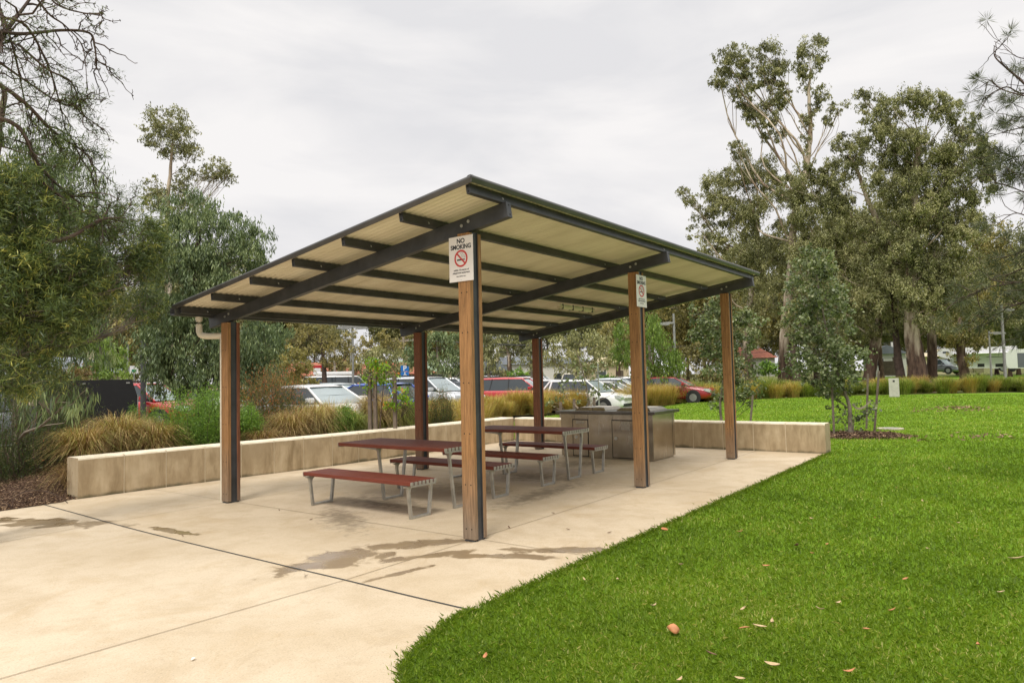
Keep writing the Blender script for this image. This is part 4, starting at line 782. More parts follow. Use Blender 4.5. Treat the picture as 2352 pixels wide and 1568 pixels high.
for (px, pyb, pyt, lx, l) in ((1916,1000,880,0,'leftmost upright stake by the staked young tree'),(2008,996,868,-.11,'leaning stake right of the staked young tree, the rightmost one'),(1990,985,872,-.07,'leaning stake just behind the trunk of the staked young tree')):
    b = pt(px, pyb, 5); v = b-CAM; t_ = -CAM[2]/v[2]; b = CAM+v*t_; dd = math.hypot(*(b-CAM)[:2]); h = (pyb-pyt)*dd/FPX
    o = stake(b, h, (0,0), .026, l, 'stakes round the young lawn tree'); ax = vdir(px); o.rotation_euler = (Matrix.Rotation(ax,4,'Z')@Matrix.Rotation(lx,4,'X')).to_euler() if lx == 0 else (Matrix.Rotation(ax,4,'Z')@Matrix.Rotation(-lx,4,'X')).to_euler()
tie([pt(1957,928,18.8), pt(1970,938,18.7), pt(1985,934,18.7), pt(2000,920,18.7)], 'pale strap from the lawn tree trunk to its right-hand stake')
D2 = 19.5
tree('young_tree', 'young round-leaved gum behind the short wall, beside the far tall post', gp(1656,D2), bl_([(1645,690,26,20,0,.7),(1610,715,30,20,0,.6),(1650,740,44,32),(1610,760,30,26,0,.8),(1690,745,34,34,0,.9),(1730,750,30,34,0,.8),(1640,800,40,24,0,.8),(1690,810,46,28,0,.9),(1640,850,36,20,0,.6),(1700,860,44,26,0,.8),(1675,900,42,22,0,.7),(1730,890,26,20,0,.5),(1640,930,20,10,0,.3),(1735,925,16,10,0,.3)], D2),
     LF['round'], M['bark_grey'], .045, d=D2, llen=.062, lwid=.05, cover=1.6, round_=True, droop=.2, clus=.24, twigs=.7, thin=.5, limb=.8, tn=.0, trunk=[gp(1656,D2), pt(1654,930,D2), pt(1662,850,D2), pt(1655,720,D2)])
for px, h, lx, l in ((1683,1.15,.16,'leaning stake left of the far tall post beyond the short wall'),(1716,1.0,-.12,'dark stake right of the far tall post beyond the short wall')):
    o = stake(gp(px,19), h, (0,0), .026, l, 'stakes round the tree behind the wall'); o.rotation_euler = (Matrix.Rotation(vdir(px),4,'Z')@Matrix.Rotation(-lx,4,'X')).to_euler()
D3 = 17.5
tree('sapling', 'thin staked sapling with round leaves rising behind the barbecue hoods', gp(1352,D3), bl_([(1300,885,22,16,0,.35),(1330,880,22,14,0,.3),(1362,892,24,16,0,.35),(1395,885,22,14,0,.35),(1350,860,26,12,0,.25),(1290,905,16,14,0,.4),(1420,880,14,12,0,.25),(1340,915,30,12,0,.3),(1268,925,12,16,0,.5),(1380,840,22,16,0,.3),(1330,830,26,18,0,.3)], D3), LF['round'], M['bark_grey'], .03, d=D3, llen=.06, lwid=.052, cover=.9, round_=True, droop=.2, clus=.3, twigs=.9, tn=.05, thin=.6, trunk=[gp(1352,D3), pt(1352,920,D3), pt(1340,860,D3), pt(1322,800,D3)])
for px, h, l in ((1317,1.02,'stake left of the sapling behind the barbecue'),(1363,1.05,'stake right of the sapling behind the barbecue'),(1286,.95,'grey stake nearest the far back post behind the barbecue')):
    stake(gp(px,17.4), h, (0,0), .03, l, 'stakes round the sapling behind the barbecue')
tie([pt(1317,925,17.4), pt(1330,938,17.3), pt(1345,934,17.4)], 'sagging strap from the left stake to the barbecue sapling'); tie([pt(1348,935,17.4), pt(1358,930,17.3), pt(1364,918,17.4)], 'strap from the right stake to the barbecue sapling')
D4 = 15.0
tree('sapling', 'lime-green sapling with orange new leaves in front of the blue car', gp(868,D4,.1), bl_([(852,838,18,16),(868,852,16,12),(885,845,12,12,0,.7),(872,870,14,14),(890,880,12,14,0,.8),(838,878,18,12,0,.8),(850,892,14,10,0,.6),(908,862,14,10,0,.35),(918,905,22,14),(900,930,18,14),(940,925,16,12,0,.7)], D4), LF['lime'], M['bark_dark'], .02, d=D4, llen=.05, lwid=.026, cover=1.1, round_=True, droop=-.2, clus=.25, twigs=.6, limb=.7)
for px, py, l in ((849,862,'dark stake nearest the lime-green sapling'),(861,864,'pale stake just right of the lime-green sapling'),(906,862,'brown stake between the blue car and the silver car')):
    h = 1.6-(py-(CH/2+89))*D4/FPX; stake(gp(px,D4,.1), h-.1, (0,0), .035, l, 'stakes round the lime-green sapling')
# ================================================================ SHRUBS AND TUSSOCKS
HZ = lambda px: 893-.0238*px
def zat(px, py, d): return float(pt(px, py, d)[2])
def tuft(name, loc, R, H, n, mat, label, group=None, w=.008, lean=.9, droop=.5, cat='tussock', r_in=.12, tshift=0):
    V, F, t = grass_blades(n, R, H, lean, droop, w, 4, r_in); o = link(name, np_mesh(name, V, F, v=np.clip(t+tshift,0,1)), mat); o.location = [float(v) for v in loc]
    return tag(o, label, cat, group)
def at_y(px, Y):     # ground position along the ray of px at world y
    a = vdir(px); t = (Y-CAM[1])/math.sin(a); x = CAM[0]+t*math.cos(a); return np.array([x, Y, float(bed_z(x, Y))]), t
def bushy(name, label, px, py, rx, ry, d, leaf, n, llen, lwid, up=.6, cat='shrub', group=None, tn=0, z0=None, stems=26, grad=0, Y=None):
    if Y: d = at_y(px, Y)[1]
    c = pt(px, py, d); base = np.array([c[0], c[1], c[2]-ry*d/FPX if z0 is None else z0]); R = np.array([rx*d/FPX, rx*d/FPX*.8, ry*d/FPX])
    root = empty(name, base, 0, label, cat, group); T = Tubes(); P=[];D=[];t=[]
    for i in range(stems):
        u = unit(rng.normal(size=3)+np.array([0,0,.5])); e = c+u*R*(.7+.35*rng.random()); b_ = base+np.array([u[0]*R[0]*.6, u[1]*R[1]*.6, 0])*rng.random()**.5*1.2; q = wob(b_, e, 7, .05, up=-.05); T.add(q-base, np.linspace(.007, .0025, 7), 4)
        m = n//stems; k = rng.beta(1.5,1.0,m)*6; k0 = np.clip(k.astype(int),0,5); f = (k-k0)[:,None]; p = q[k0]*(1-f)+q[k0+1]*f; s = .17*R.mean()
        P.append(p+rng.normal(size=(m,3))*s); D.append(unit(e-base)*up+rng.normal(size=(m,3))*.5); t.append(.46+rng.normal()*.09+rng.normal(size=m)*.13+tn+grad*(k/6-.6))
    P = np.concatenate(P); link('stems', T.mesh('stems'), M['bark_dark'], root)
    link('foliage', leaf_mesh('foliage', P-base, np.concatenate(D), llen*(.6+.8*rng.random(len(P))), lwid, np.clip(np.concatenate(t),0,1)), leaf, root); return root
# big dry tussock mass behind the near wall end
for i, (px, Y, R, H, l) in enumerate(((195,8.0,.68,.72,'left'),(275,8.3,.80,.90,'middle'),(355,8.0,.66,.74,'right'))):
    p, d = at_y(px, Y); tuft('tussock', p, R, H, 2200, LF['dry'], {'left':'dry straw-brown tussock spilling beside the near wall end, left of its two neighbours','middle':'tallest dry brown tussock in front of the dark canopy','right':'dry brown tussock just left of the bright green shrub'}[l], 'dry tussocks behind the near wall end', .010, .9, .55, r_in=.22)
p, d = at_y(415, 8.4); tuft('tussock', p, .8, .75, 1500, LF['dry'], 'grey-brown tussock behind the long wall, between dry clumps and green shrub', None, .006, .95, .6, tshift=-.08)
p, d = at_y(175, 7.25); tuft('tussock', p+[0,0,-.05], .6, .6, 1000, LF['dry'], 'small dark dry tussock leaning against the end of the long wall', None, .006, .95, .8, tshift=-.2)
bushy('shrub', 'dark green shrub with a few red flowers at the left edge by the mulch', 40, 1000, 90, 115, 13, LF['redtip'], 26000, .04, .009, .9, tn=-.12, z0=.1, stems=90, Y=8.6)
bushy('shrub', 'second dark green red-flecked shrub in front of the dark canopy', 150, 960, 50, 95, 11.0, LF['redtip'], 17000, .04, .009, .9, tn=-.08, z0=.25, stems=70, Y=9.2)
bushy('shrub', 'fine-leaved bright green shrub behind the wall at the left front post', 460, 958, 85, 58, 10.8, LF['green_shrub'], 40000, .045, .010, .35, z0=.25, stems=90, Y=7.9)
bushy('shrub', 'low bright green shrub just right of the left front post', 565, 970, 36, 38, 11.0, LF['green_shrub'], 16000, .045, .010, .35, z0=.25, stems=50, Y=7.8)
bushy('shrub', 'tall red-tipped upright shrub right of the left front post', 618, 930, 74, 84, 12.6, LF['redtip'], 30000, .05, .009, 1.1, z0=.3, stems=130, tn=.10, grad=.35, Y=8.8)
bushy('shrub', 'upright olive shrub with reddish tips right of the back middle post', 1014, 940, 36, 55, 14.2, LF['redtip'], 12000, .045, .008, 1.1, z0=.3, stems=60, tn=.02, grad=.3, Y=7.4)
bushy('shrub', 'narrow dark green shrub left of the back middle post', 940, 935, 26, 60, 14.0, LF['redtip'], 9000, .045, .008, 1.1, z0=.3, stems=40, tn=-.05, Y=7.5)
for px, Y, R, H, l, mt, ts in ((668,7.7,.75,.85,'tawny tussock behind the wall under the red-tipped shrub','dry',-.05),(725,8.0,1.0,1.0,'large green-centred tussock with brown skirts in front of the white hatchback','dry',.06),(800,7.6,.7,.85,'small brown tussock between the two big tussocks','greentuss',-.1),(862,8.1,1.0,1.08,'tallest shaggy brown tussock in front of the blue car','dry',-.02),(912,7.9,.8,.8,'greenish tussock beside the tallest shaggy one','greentuss',.05),(600,7.5,.65,.65,'low dark tussock below the red-tipped shrub','dry',-.15)):
    p, d = at_y(px, Y); tuft('tussock', p, R, H, int(2300*R/.8), LF[mt], l, None, .009, .9, .6, r_in=.2, tshift=ts)
bushy('shrub', 'small dark green shrub between the tawny tussock and the white hatchback', 690, 945, 26, 30, 12, LF['redtip'], 7000, .045, .009, 1.0, z0=.3, stems=30, tn=-.05, Y=8.6)
bushy('shrub', 'low fresh green shrub tucked behind the long wall left of the pale grey stakes', 790, 950, 24, 22, 12, LF['green_shrub'], 6000, .045, .010, .5, z0=.3, stems=26, Y=7.3)
bushy('shrub', 'fresh green low shrub between the dry tussocks and the dark canopy', 330, 950, 34, 26, 12, LF['green_shrub'], 8000, .045, .010, .5, z0=.3, stems=30, tn=-.1, Y=9.2)
# golden band of tussocks between lawn and car park : repeated things
proto = []
for i, (mt, H, ts) in enumerate((('straw',.95,0),('straw',.85,.08),('greentuss',.85,0),('greentuss',.75,-.08))):
    V, F, t = grass_blades(900, .62, H, .8, .35, .012, 3, .25); proto.append(np_mesh('tussock', V, F, v=np.clip(t+ts,0,1))); proto[-1].materials.append(LF[mt])
def band(A, B, wid, n, kinds, s0, label, group, z=0):
    for i in range(n):
        t = (i+.5*rng.random())/n; A_ = np.array(A); k = t*(len(A)-1); j = min(int(k), len(A)-2); p = A_[j]+(A_[j+1]-A_[j])*(k-j); q = (A_[j+1]-A_[j]); nn = np.array([-q[1], q[0]])/np.linalg.norm(q)
        p = p+nn*rng.random()*wid; o = link('tussock', proto[kinds[rng.integers(len(kinds))]]); o.location = (p[0], p[1], z); s = s0*(.75+.5*rng.random()); o.scale = (s*1.1, s*1.1, s*(.8+.35*rng.random())); o.rotation_euler.z = rng.random()*6.28
        tag(o, label, 'tussock', group)
band([(5.6,8.0),(7.5,8.0),(9.8,8.2),(12,9.6),(14,11.4),(17,12.4)], None, 2.4, 62, [0,1,0,1,2], .95, 'golden-green tussock in the band behind the far corner of the wall', 'golden tussocks behind the wall corner')
band([(17,12.2),(20,12.0),(24,11.2),(27.5,10.2),(30,10.6)], None, 2.2, 56, [0,1,0], 1.05, 'golden-brown tussock along the far lawn edge before the car park', 'golden tussocks along the lawn edge')
band([(30,10.6),(33,9.6),(38,6.6),(41.5,3.6),(44,-.5),(45.8,-5),(47,-10)], None, 3.0, 110, [2,3,2,3,1], 1.25, 'green tussock in the strip beyond the lawn under the big gums', 'green tussocks beyond the lawn')
band([(26,11.4),(29,11.4),(32,11.0),(35,9.8)], None, 2.0, 44, [0,1,0,2], 1.0, 'golden tussock in front of the dark red car at the far lawn edge', 'golden tussocks by the dark red car')
band([(34,13),(38,10.5),(43,7),(47,2),(49,-4),(50,-9)], None, 5.0, 70, [2,3,1,0], 1.0, 'low tussock scattered under the trunks of the big gums', 'tussocks under the big gums', 0)
band([tuple(gp(200,24)[:2]),tuple(gp(330,25)[:2]),tuple(gp(480,25)[:2]),tuple(gp(640,22)[:2])], None, 2.0, 14, [2,1], .8, 'yellow-green tussock by the footpath beyond the dark pole', 'tussocks by the left footpath')
# ================================================================ MULCH CHIPS, LEAVES
def chips(name, P, mat, kind='stuff', label=None, cat=None, s=(.03,.012)):
    n = len(P); D = rng.normal(size=(n,3))*np.array([1,1,.25]); o = link(name, leaf_mesh(name, P, D, s[0]*(.5+rng.random(n)*1.2), s[1]*(.6+rng.random(n)), rng.random(n)), mat); return tag(o, label, cat, kind=kind)
LF['chip'] = leafmat('bark_chips', [(.05,(.03,.017,.011,1)),(.5,(.10,.058,.038,1)),(.8,(.21,.14,.09,1)),(.97,(.42,.31,.19,1))], 0, .85, 0)
x = -6+rng.random(42000)*5.6; y = 6.45+rng.random(42000)**1.3*3.2; y0 = np.interp(x, [-16,-9,-4,-1.9,-1.2,-.95,0,9.4], [10.9,8.35,6.86,6.5,6.5,6.62,7.05,7.0]); k = (y > y0) & (x < .5)
k |= False; x = x[k]; y = y[k]; z = np.maximum(bed_z(x, y), .004)+.006+rng.random(len(x))*.012
chips('mulch_chips', np.stack([x,y,z],1), LF['chip'], label='brown bark chips covering the garden bed', cat='mulch')
n = 5200; a = rng.random(n)*2*np.pi; r = np.sqrt(rng.random(n))*(1+.12*np.sin(a*3)+.08*np.sin(a*7)); P = np.stack([13.15+r*np.cos(a)*.98, -1.1+r*np.sin(a)*.98, .01+.05*(1-np.minimum(r,1))**.7+rng.random(n)*.015], 1)
tag(chips('mulch_ring', P, LF['chip'], s=(.055,.022)), 'round patch of bark mulch at the foot of the young lawn tree', 'mulch', kind='stuff')
a = np.arange(28)*2*np.pi/28; V = [(13.15,-1.1,.05)]+[(13.15+math.cos(t)*1.0*(1+.1*math.sin(3*t)), -1.1+math.sin(t)*1.0, -.008) for t in a]; tag(link('mulch_base', np_mesh('mulch_base', V, [(0,i+1,(i+1)%28+1) for i in range(28)], True), M['mulch']), kind='structure')
M['dryleaf'] = plain('dry_leaf', (.50,.36,.20), .7, 0, .3, 30); M['orangeleaf'] = plain('orange_leaf', (.50,.21,.085), .6, 0, .3, 20); M['darkleaf'] = plain('brown_leaf', (.16,.085,.045), .7, 0, .3, 30); M['paper'] = plain('pale_scrap', (.72,.70,.64), .8)
def ground_pt(px, py, z=0.0):
    v = pt(px, py, 5)-CAM; t = (z-CAM[2])/v[2]; return CAM+v*t
def fallen(px, py, L, W, mat, label, ang, curl=.25, z=.03, group=None, cup=0):
    p = ground_pt(px, py, z); V = []; F = []; n = 8
    for i in range(n+1):
        s = i/n; w = W*math.sin(math.pi*min(1,s*.97+.02))**.8; zz = curl*L*(s-.5)**2*2+cup*L*math.sin(math.pi*s)
        for k in (-1,-.5,0,.5,1): V.append(((s-.5)*L, k*w/2+.12*L*math.sin(s*2.4), zz+abs(k)**1.5*w*.35*(1 if not cup else -1)))
    for i in range(n):
        for k in range(4): F.append((i*5+k,i*5+k+1,i*5+k+6,i*5+k+5))
    o = link('fallen_leaf', np_mesh('fallen_leaf', V, F, True), mat); m = o.modifiers.new('s','SOLIDIFY'); m.thickness = .0012; o.location = p; o.rotation_euler = (rng.normal()*.25, rng.normal()*.2, ang)
    return tag(o, label, 'leaf', group)
fallen(1550,1443,.085,.075,M['orangeleaf'],'large curled orange leaf lying in the grass, the biggest on the lawn',.5,-.1,.045,None,.35)
fallen(1528,1217,.10,.055,M['orangeleaf'],'red-orange leaf at the lawn edge nearest the paving',.9,.3,.035)
fallen(1745,1440,.085,.026,M['dryleaf'],'tan strap-like leaf right of the big orange leaf',-1.2,.3); fallen(1777,1429,.075,.022,M['dryleaf'],'cream curled leaf standing beside the tan strap-like leaf',.3,.5,.04)
fallen(1710,1442,.07,.02,M['orangeleaf'],'thin orange-brown leaf left of the tan strap-like leaf',-1.1,.1)
fallen(1882,1398,.07,.02,M['dryleaf'],'slim cream leaf upright in the middle of the front lawn',-2.1,.4,.04); fallen(1775,1530,.10,.03,M['dryleaf'],'tan bent leaf near the bottom edge of the lawn',-2.0,.4)
fallen(1118,1507,.05,.03,M['orangeleaf'],'small brown leaf on the lawn corner near the bottom of the photo',.4,.5,.04); fallen(1708,1399,.05,.022,M['dryleaf'],'small pale leaf left of the slim cream leaf',-.6,.5,.04)
fallen(1833,1253,.075,.045,M['darkleaf'],'dark curled leaf in the middle of the lawn',.2,.6,.04); fallen(1565,1297,.06,.035,M['dryleaf'],'pale tan leaf between the lawn edge and the dark curled leaf',1.0,.4); fallen(1990,1445,.05,.018,M['orangeleaf'],'short orange leaf right of the strap-like leaves',-.9,.3)
fallen(1633,1502,.07,.02,M['darkleaf'],'dark twiggy leaf near the bottom of the lawn',-.9,.3); fallen(2335,1283,.13,.03,M['dryleaf'],'long pale leaf at the right edge of the lawn',-1.1,.3)
gk = 'small pale leaves scattered on the lawn'
for px, py in ((1866,1190),(1340,1330),(1866,1270),(1925,1383),(2050,1400),(1900,1250),(2010,1190),(1760,1300),(2200,1200),(2120,1150),(2290,1120),(2060,1120),(2180,1075),(2245,1060),(1700,1220),(2130,1260),(2300,1360),(1500,1390),(1420,1330),(1560,1560),(2250,1480),(1950,1540),(1700,1560),(2080,1330)):
    fallen(px, py, .04+.03*random.random(), .018, random.choice([M['dryleaf'],M['dryleaf'],M['orangeleaf']]), 'small pale fallen leaf lying loose on the open lawn', random.random()*6, .4, .03, gk)
P = [];
for (px, py, r, n) in ((2200,938,.35,130),(2215,942,.55,60),(2120,945,.35,30),(2250,1005,.35,45),(2085,1012,.4,25)):
    c = ground_pt(px, py); P.append(c+np.concatenate([rng.normal(size=(n,2))*r, .03+.05*rng.random((n,1))],1))
tag(link('leaf_litter', leaf_mesh('leaf_litter', np.concatenate(P), rng.normal(size=(sum(len(p) for p in P),3))*[1,1,.3], .12, .04, rng.random(sum(len(p) for p in P))*.4+.6), LF['chip']), 'scattered dry leaf litter on the far lawn', 'leaf litter', kind='stuff')
gk = 'small dark leaves dropped on the paving'
for px, py in ((640,1171-0),(1305,1215),(1400,1222),(1170,1210),(1270,1178),(1650,1192),(1500,1208),(715,1192),(420,1230)):
    fallen(px, py, .05, .016, M['darkleaf'], 'small dark fallen leaf lying on the pale paving', random.random()*6, .15, .008, gk)
fallen(445,1513,.035,.02,M['paper'],'tiny white paper scrap on the paving in the foreground',.2,.1,.006)
fallen(1266,1110,.06,.04,M['orangeleaf'],'red-brown leaf under the bench nearest the shelter middle',.2,.3,.012)
# bent wire hoops in the mulch
for k, (pts_, l) in enumerate(((((28,1163),(34,1142),(55,1130),(85,1126),(120,1132),(150,1150),(160,1160)),'arched brown twig bent over the mulch beside the wall end'),(((-20,1140),(5,1149),(25,1165),(36,1195)),'short arched twig at the left edge of the mulch'))):
    Q = spline([ground_pt(x, 1175 if k == 0 else 1180)*0+pt(x, y, 11.6) for x, y in pts_], 5); Q[:,2] = np.maximum(Q[:,2], -.02); mb = MB().tube(Q, [.006]*len(Q), 6); tag(mb.build('arched_twig', M['bark_dark']), l, 'twig')
# ================================================================ VEHICLES
def paint(name, c, metal=0.0): return plain(name, c, .28, metal, .04, 3, 0, .5, .6)
PA = dict(white=paint('white_paint',(.74,.74,.73)), silver=paint('silver_paint',(.58,.60,.62),.25), red=paint('red_paint',(.42,.014,.018)), blue=paint('blue_paint',(.025,.075,.36),.2), black=paint('black_paint',(.018,.018,.02)), grey=paint('grey_paint',(.14,.15,.17),.3), pale=paint('pale_blue_grey_paint',(.45,.50,.52),.3), beige=paint('beige_paint',(.60,.55,.43)), dred=paint('dark_red_paint',(.27,.015,.018)))
M['glass'] = plain('tinted_glass', (.035,.045,.05), .06, 0, .1, 1, 0, .9); M['wglass'] = plain('windscreen_glass', (.24,.29,.30), .08, 0, .15, 1, 0, 1.0); M['tyre'] = plain('tyre_rubber', (.018,.018,.018), .85); M['rim'] = plain('alloy_rim', (.38,.38,.39), .35, .7)
M['lamp'] = plain('headlight_lens', (.60,.63,.65), .15, .3); M['tail'] = plain('tail_light', (.38,.01,.01), .2); M['trim'] = plain('black_trim', (.02,.02,.022), .6); M['chrome'] = plain('chrome', (.7,.7,.7), .15, .9)
KIND = {  # L, W, H, hood, belt, [screen base, roof front, roof back, rear base], wheel r, front axle, rear axle
 'suv': (4.65,1.84,1.70,1.00,1.08,(1.15,1.95,4.05,4.50),.36,.92,3.65), 'hatch': (4.15,1.77,1.48,.90,.96,(1.0,1.85,3.35,3.98),.32,.85,3.42), 'sedan': (4.6,1.80,1.46,.88,.95,(1.1,1.95,3.25,3.95),.32,.9,3.6),
 'wagon4wd': (4.8,1.90,1.88,1.10,1.18,(1.15,1.75,4.45,4.72),.39,.9,3.8), 'van': (4.9,1.90,1.95,1.08,1.15,(.70,1.45,4.70,4.85),.34,.9,3.9), 'ute': (5.2,1.85,1.78,1.05,1.12,(1.3,1.95,2.95,3.15),.38,.95,4.1)}
def make_car(label, kind, col, group='cars in the car park', rack=False, pod=False):
    L, W, H, hd, bl, (a, b, c, d_), wr, fa, ra = KIND[kind]; p = PA[col]; root = empty('parked_car' if kind != 'ute' else 'parked_ute', (0,0,0), 0, label, 'car' if kind != 'ute' else 'ute', group); x0 = -L/2; hw = W/2
    # lower body loft, front at +x  (stations from the front)
    ST = [(0,.42,.50,.72),(.06,.32,.80,.84),(.25,.24,hd-.14,.93),(.55,.22,hd-.05,.975),(a,.22,hd+.03,.99),(a+.25,.22,bl,1.0),(L*.5,.22,bl,1.0),(ra,.22,bl+.01,1.0),(L-.45,.24,bl+(.0 if kind!='sedan' else -.02),.98),(L-.15,.30,bl-.03,.94),(L,.40,bl-.22,.84)]
    if kind == 'ute': ST[7] = (ra,.3,.95,1.0); ST[8] = (L-.45,.34,.95,.99); ST[9] = (L-.1,.36,.95,.98); ST[10] = (L,.42,.93,.97)
    mb = MB(); rows = []
    for s, zb, ztp, wf in ST:
        w = hw*wf; x = L/2-s; h = ztp-zb
        half = [(0,zb),(w*.86,zb),(w*.97,zb+h*.10),(w,zb+h*.35),(w*.995,zb+h*.62),(w*.965,zb+h*.84),(w*.92,ztp-.025),(w*.80,ztp),(0,ztp+.025)]
        rows.append([(x,y,z) for y,z in half]+[(x,-y,z) for y,z in half[-2:0:-1]])
    k = len(rows[0]); V = [q for r in rows for q in r]; F = [(i*k+j,(i+1)*k+j,(i+1)*k+(j+1)%k,i*k+(j+1)%k) for i in range(len(rows)-1) for j in range(k)]
    mb.add(V, F, 0, True); mb.add(V[:k], [list(range(k))]); mb.add(V[-k:], [list(range(k))]); mb.build('body', p, root)
    # greenhouse
    wb = hw*.90; wr_ = hw*.70; X = lambda s: L/2-s
    def ringz(t, ins=0):     # outline at height fraction t
        w = wb+(wr_-wb)*t; xf = X(a+(b-a)*t); xr = X(d_+(c-d_)*t); z = bl-.01+(H-.07-bl)*t; return w, xf, xr, z
    lv = [ringz(t) for t in (0,.5,1)]; mbs = {-1: MB(), 1: MB()}; mbw = MB(); mbr = MB()
    for (w0,f0,r0,z0),(w1,f1,r1,z1) in zip(lv[:-1], lv[1:]):
        for s in (-1,1): mbs[s].add([(f0-.04,s*w0,z0),(r0+.04,s*w0,z0),(r1+.04,s*w1,z1),(f1-.04,s*w1,z1)], [(0,1,2,3)])
        mbw.add([(f0,w0*.93,z0),(f0+.05,0,z0),(f0,-w0*.93,z0),(f1,-w1*.93,z1),(f1+.03,0,z1),(f1,w1*.93,z1)], [(0,1,4,5),(1,2,3,4)], 0, True)
        mbr.add([(r0,w0*.93,z0),(r0-.04,0,z0),(r0,-w0*.93,z0),(r1,-w1*.93,z1),(r1-.03,0,z1),(r1,w1*.93,z1)], [(0,1,4,5),(1,2,3,4)], 0, True)
    mbs[-1].build('side_window', M['glass'], root); mbs[1].build('side_window', M['glass'], root); mbw.build('windscreen', M['wglass'], root); mbr.build('rear_window', M['glass'], root)
    # roof skin and pillars
    mb = MB(); zr = H-.075; rr = []
    for s, dz, wf in ((b-.06,-.015,.97),(b+.1,.03,1.0),((b+c)/2,.062,1.02),(c-.1,.04,1.0),(c+.08,-.01,.96)):
        w = wr_*wf*1.03; rr.append([(X(s),y,zr+z) for y,z in ((-w,-.02),(-w*.97,dz*.5+.01),(-w*.75,dz*.9+.02),(0,dz+.025),(w*.75,dz*.9+.02),(w*.97,dz*.5+.01),(w,-.02))])
    k = 7; V = [q for r in rr for q in r]; mb.add(V, [(i*k+j,(i+1)*k+j,(i+1)*k+j+1,i*k+j+1) for i in range(4) for j in range(6)], 0, True); mb.add(V, [(0,7,14,21,28,34,27,20,13,6)])
    for s in (-1,1):
        mb.tube([(X(a),s*wb*.965,bl-.03),(X(b),s*wr_*.985,zr)], [.040,.036], 6); mb.tube([(X(d_),s*wb*.965,bl-.03),(X(c),s*wr_*.985,zr)], [.06,.05], 6)
        if kind in ('suv','wagon4wd','van','hatch'): mb.tube([(X(d_-.45),s*wb*.985,bl-.02),(X(c-.12),s*wr_*1.0,zr)], [.06,.05], 6)
    mb.build('roof', p, root); mb = MB()
    for s in (-1,1):
        xm = X((a+b)/2+1.05); mb.tube([(xm,s*wb*.99,bl-.02),(xm,s*wr_*1.01,zr)], [.03,.028], 5)
        if kind != 'ute': mb.tube([(xm-.95,s*wb*.99,bl-.02),(xm-.85,s*wr_*1.01,zr)], [.03,.028], 5)
        mb.box(X(d_-.3), X(a+.35), s*wb*1.0-.012, s*wb*1.0+.012, bl-.03, bl-.008)
        for fx in (fa, ra): mb.cyl((X(fx), s*(hw-.055), wr+.015), (0,1,0), wr+.075, .125, 24)
    mb.box(L/2-.10, L/2+.012, -hw*.62, hw*.62, .36, .50); mb.build('dark_trim', M['trim'], root)
    for fx in (fa, ra):
        for s in (-1,1):
            o = MB().cyl((0,0,0),(0,1,0),wr,.22,24).build('wheel', M['tyre'], root); o.location = (X(fx), s*(hw-.09), wr)
            mb = MB(); mb.cyl((0,s*.112,0),(0,1,0),wr*.62,.012,20)
            mb.build('rim', M['rim'], o)
    for s in (-1,1):
        MB().prism([(L/2-.02,hd-.30),(L/2+.00,hd-.18),(L/2-.10,hd-.11),(L/2-.36,hd-.10),(L/2-.30,hd-.22)], s*hw*.55, s*hw*.93, 'y').build('headlight', M['lamp'], root)
        MB().box(-L/2+.02, -L/2+.17, s*hw*.70-.10, s*hw*.78+.10, bl-.36, bl-.14, 0, .02).build('tail_light', M['tail'], root)
        mm = MB().box(-.09,.06,-.11,.11,-.07,.07,0,.03).build('side_mirror', p, root); mm.location = (X(a+.30), s*(hw+.06), bl+.09)
    mb = MB(); 
    for z in (hd-.26, hd-.33): mb.box(L/2-.05, L/2+.015, -hw*.5, hw*.5, z, z+.025)
    mb.build('grille', M['chrome'], root)
    for x in (L/2+.015, -L/2-.012): MB().box(x-.006,x+.006,-.18,.18,.50,.60).build('number_plate', PA['white'], root)
    if rack:
        mb = MB()
        for s in (-1,1): mb.tube([(X(b+.1),s*wr_*.85,H+.03),(X(c),s*wr_*.85,H+.03)], [.02,.02], 6)
        for x in np.linspace(b+.25, c-.2, 5 if rack == 2 else 2): mb.box(X(x)-.03, X(x)+.03, -wr_*.95, wr_*.95, H+.03, H+.07)
        if rack == 2: mb.box(X(c-.1), X(b+.1), -wr_*.95, wr_*.95, H+.07, H+.11)
        mb.build('roof_rack', M['trim'], root)
    if pod: MB().box(X(c-.6), X(b+.2), -wr_*.7, wr_*.7, H+.03, H+.26, 0, .09).build('roof_box', PA['white'], root)
    if kind == 'ute':
        mb = MB().box(-L/2+.02, X(3.25), -hw*1.0, hw*1.0, .80, .88); mb.box(-L/2+.02,-L/2+.06,-hw,hw,.88,1.15)
        for s in (-1,1): mb.box(-L/2+.02, X(3.25), s*hw-.02, s*hw+.02, .88, 1.15)
        mb.build('tray', PA['grey'], root)
    return root
def place(o, px, d, rel, z=-.10, s=1.0):
    o.location = gp(px, d, z); o.rotation_euler.z = vdir(px)-math.pi/2+math.radians(rel); o.scale = (s,s,s); return o
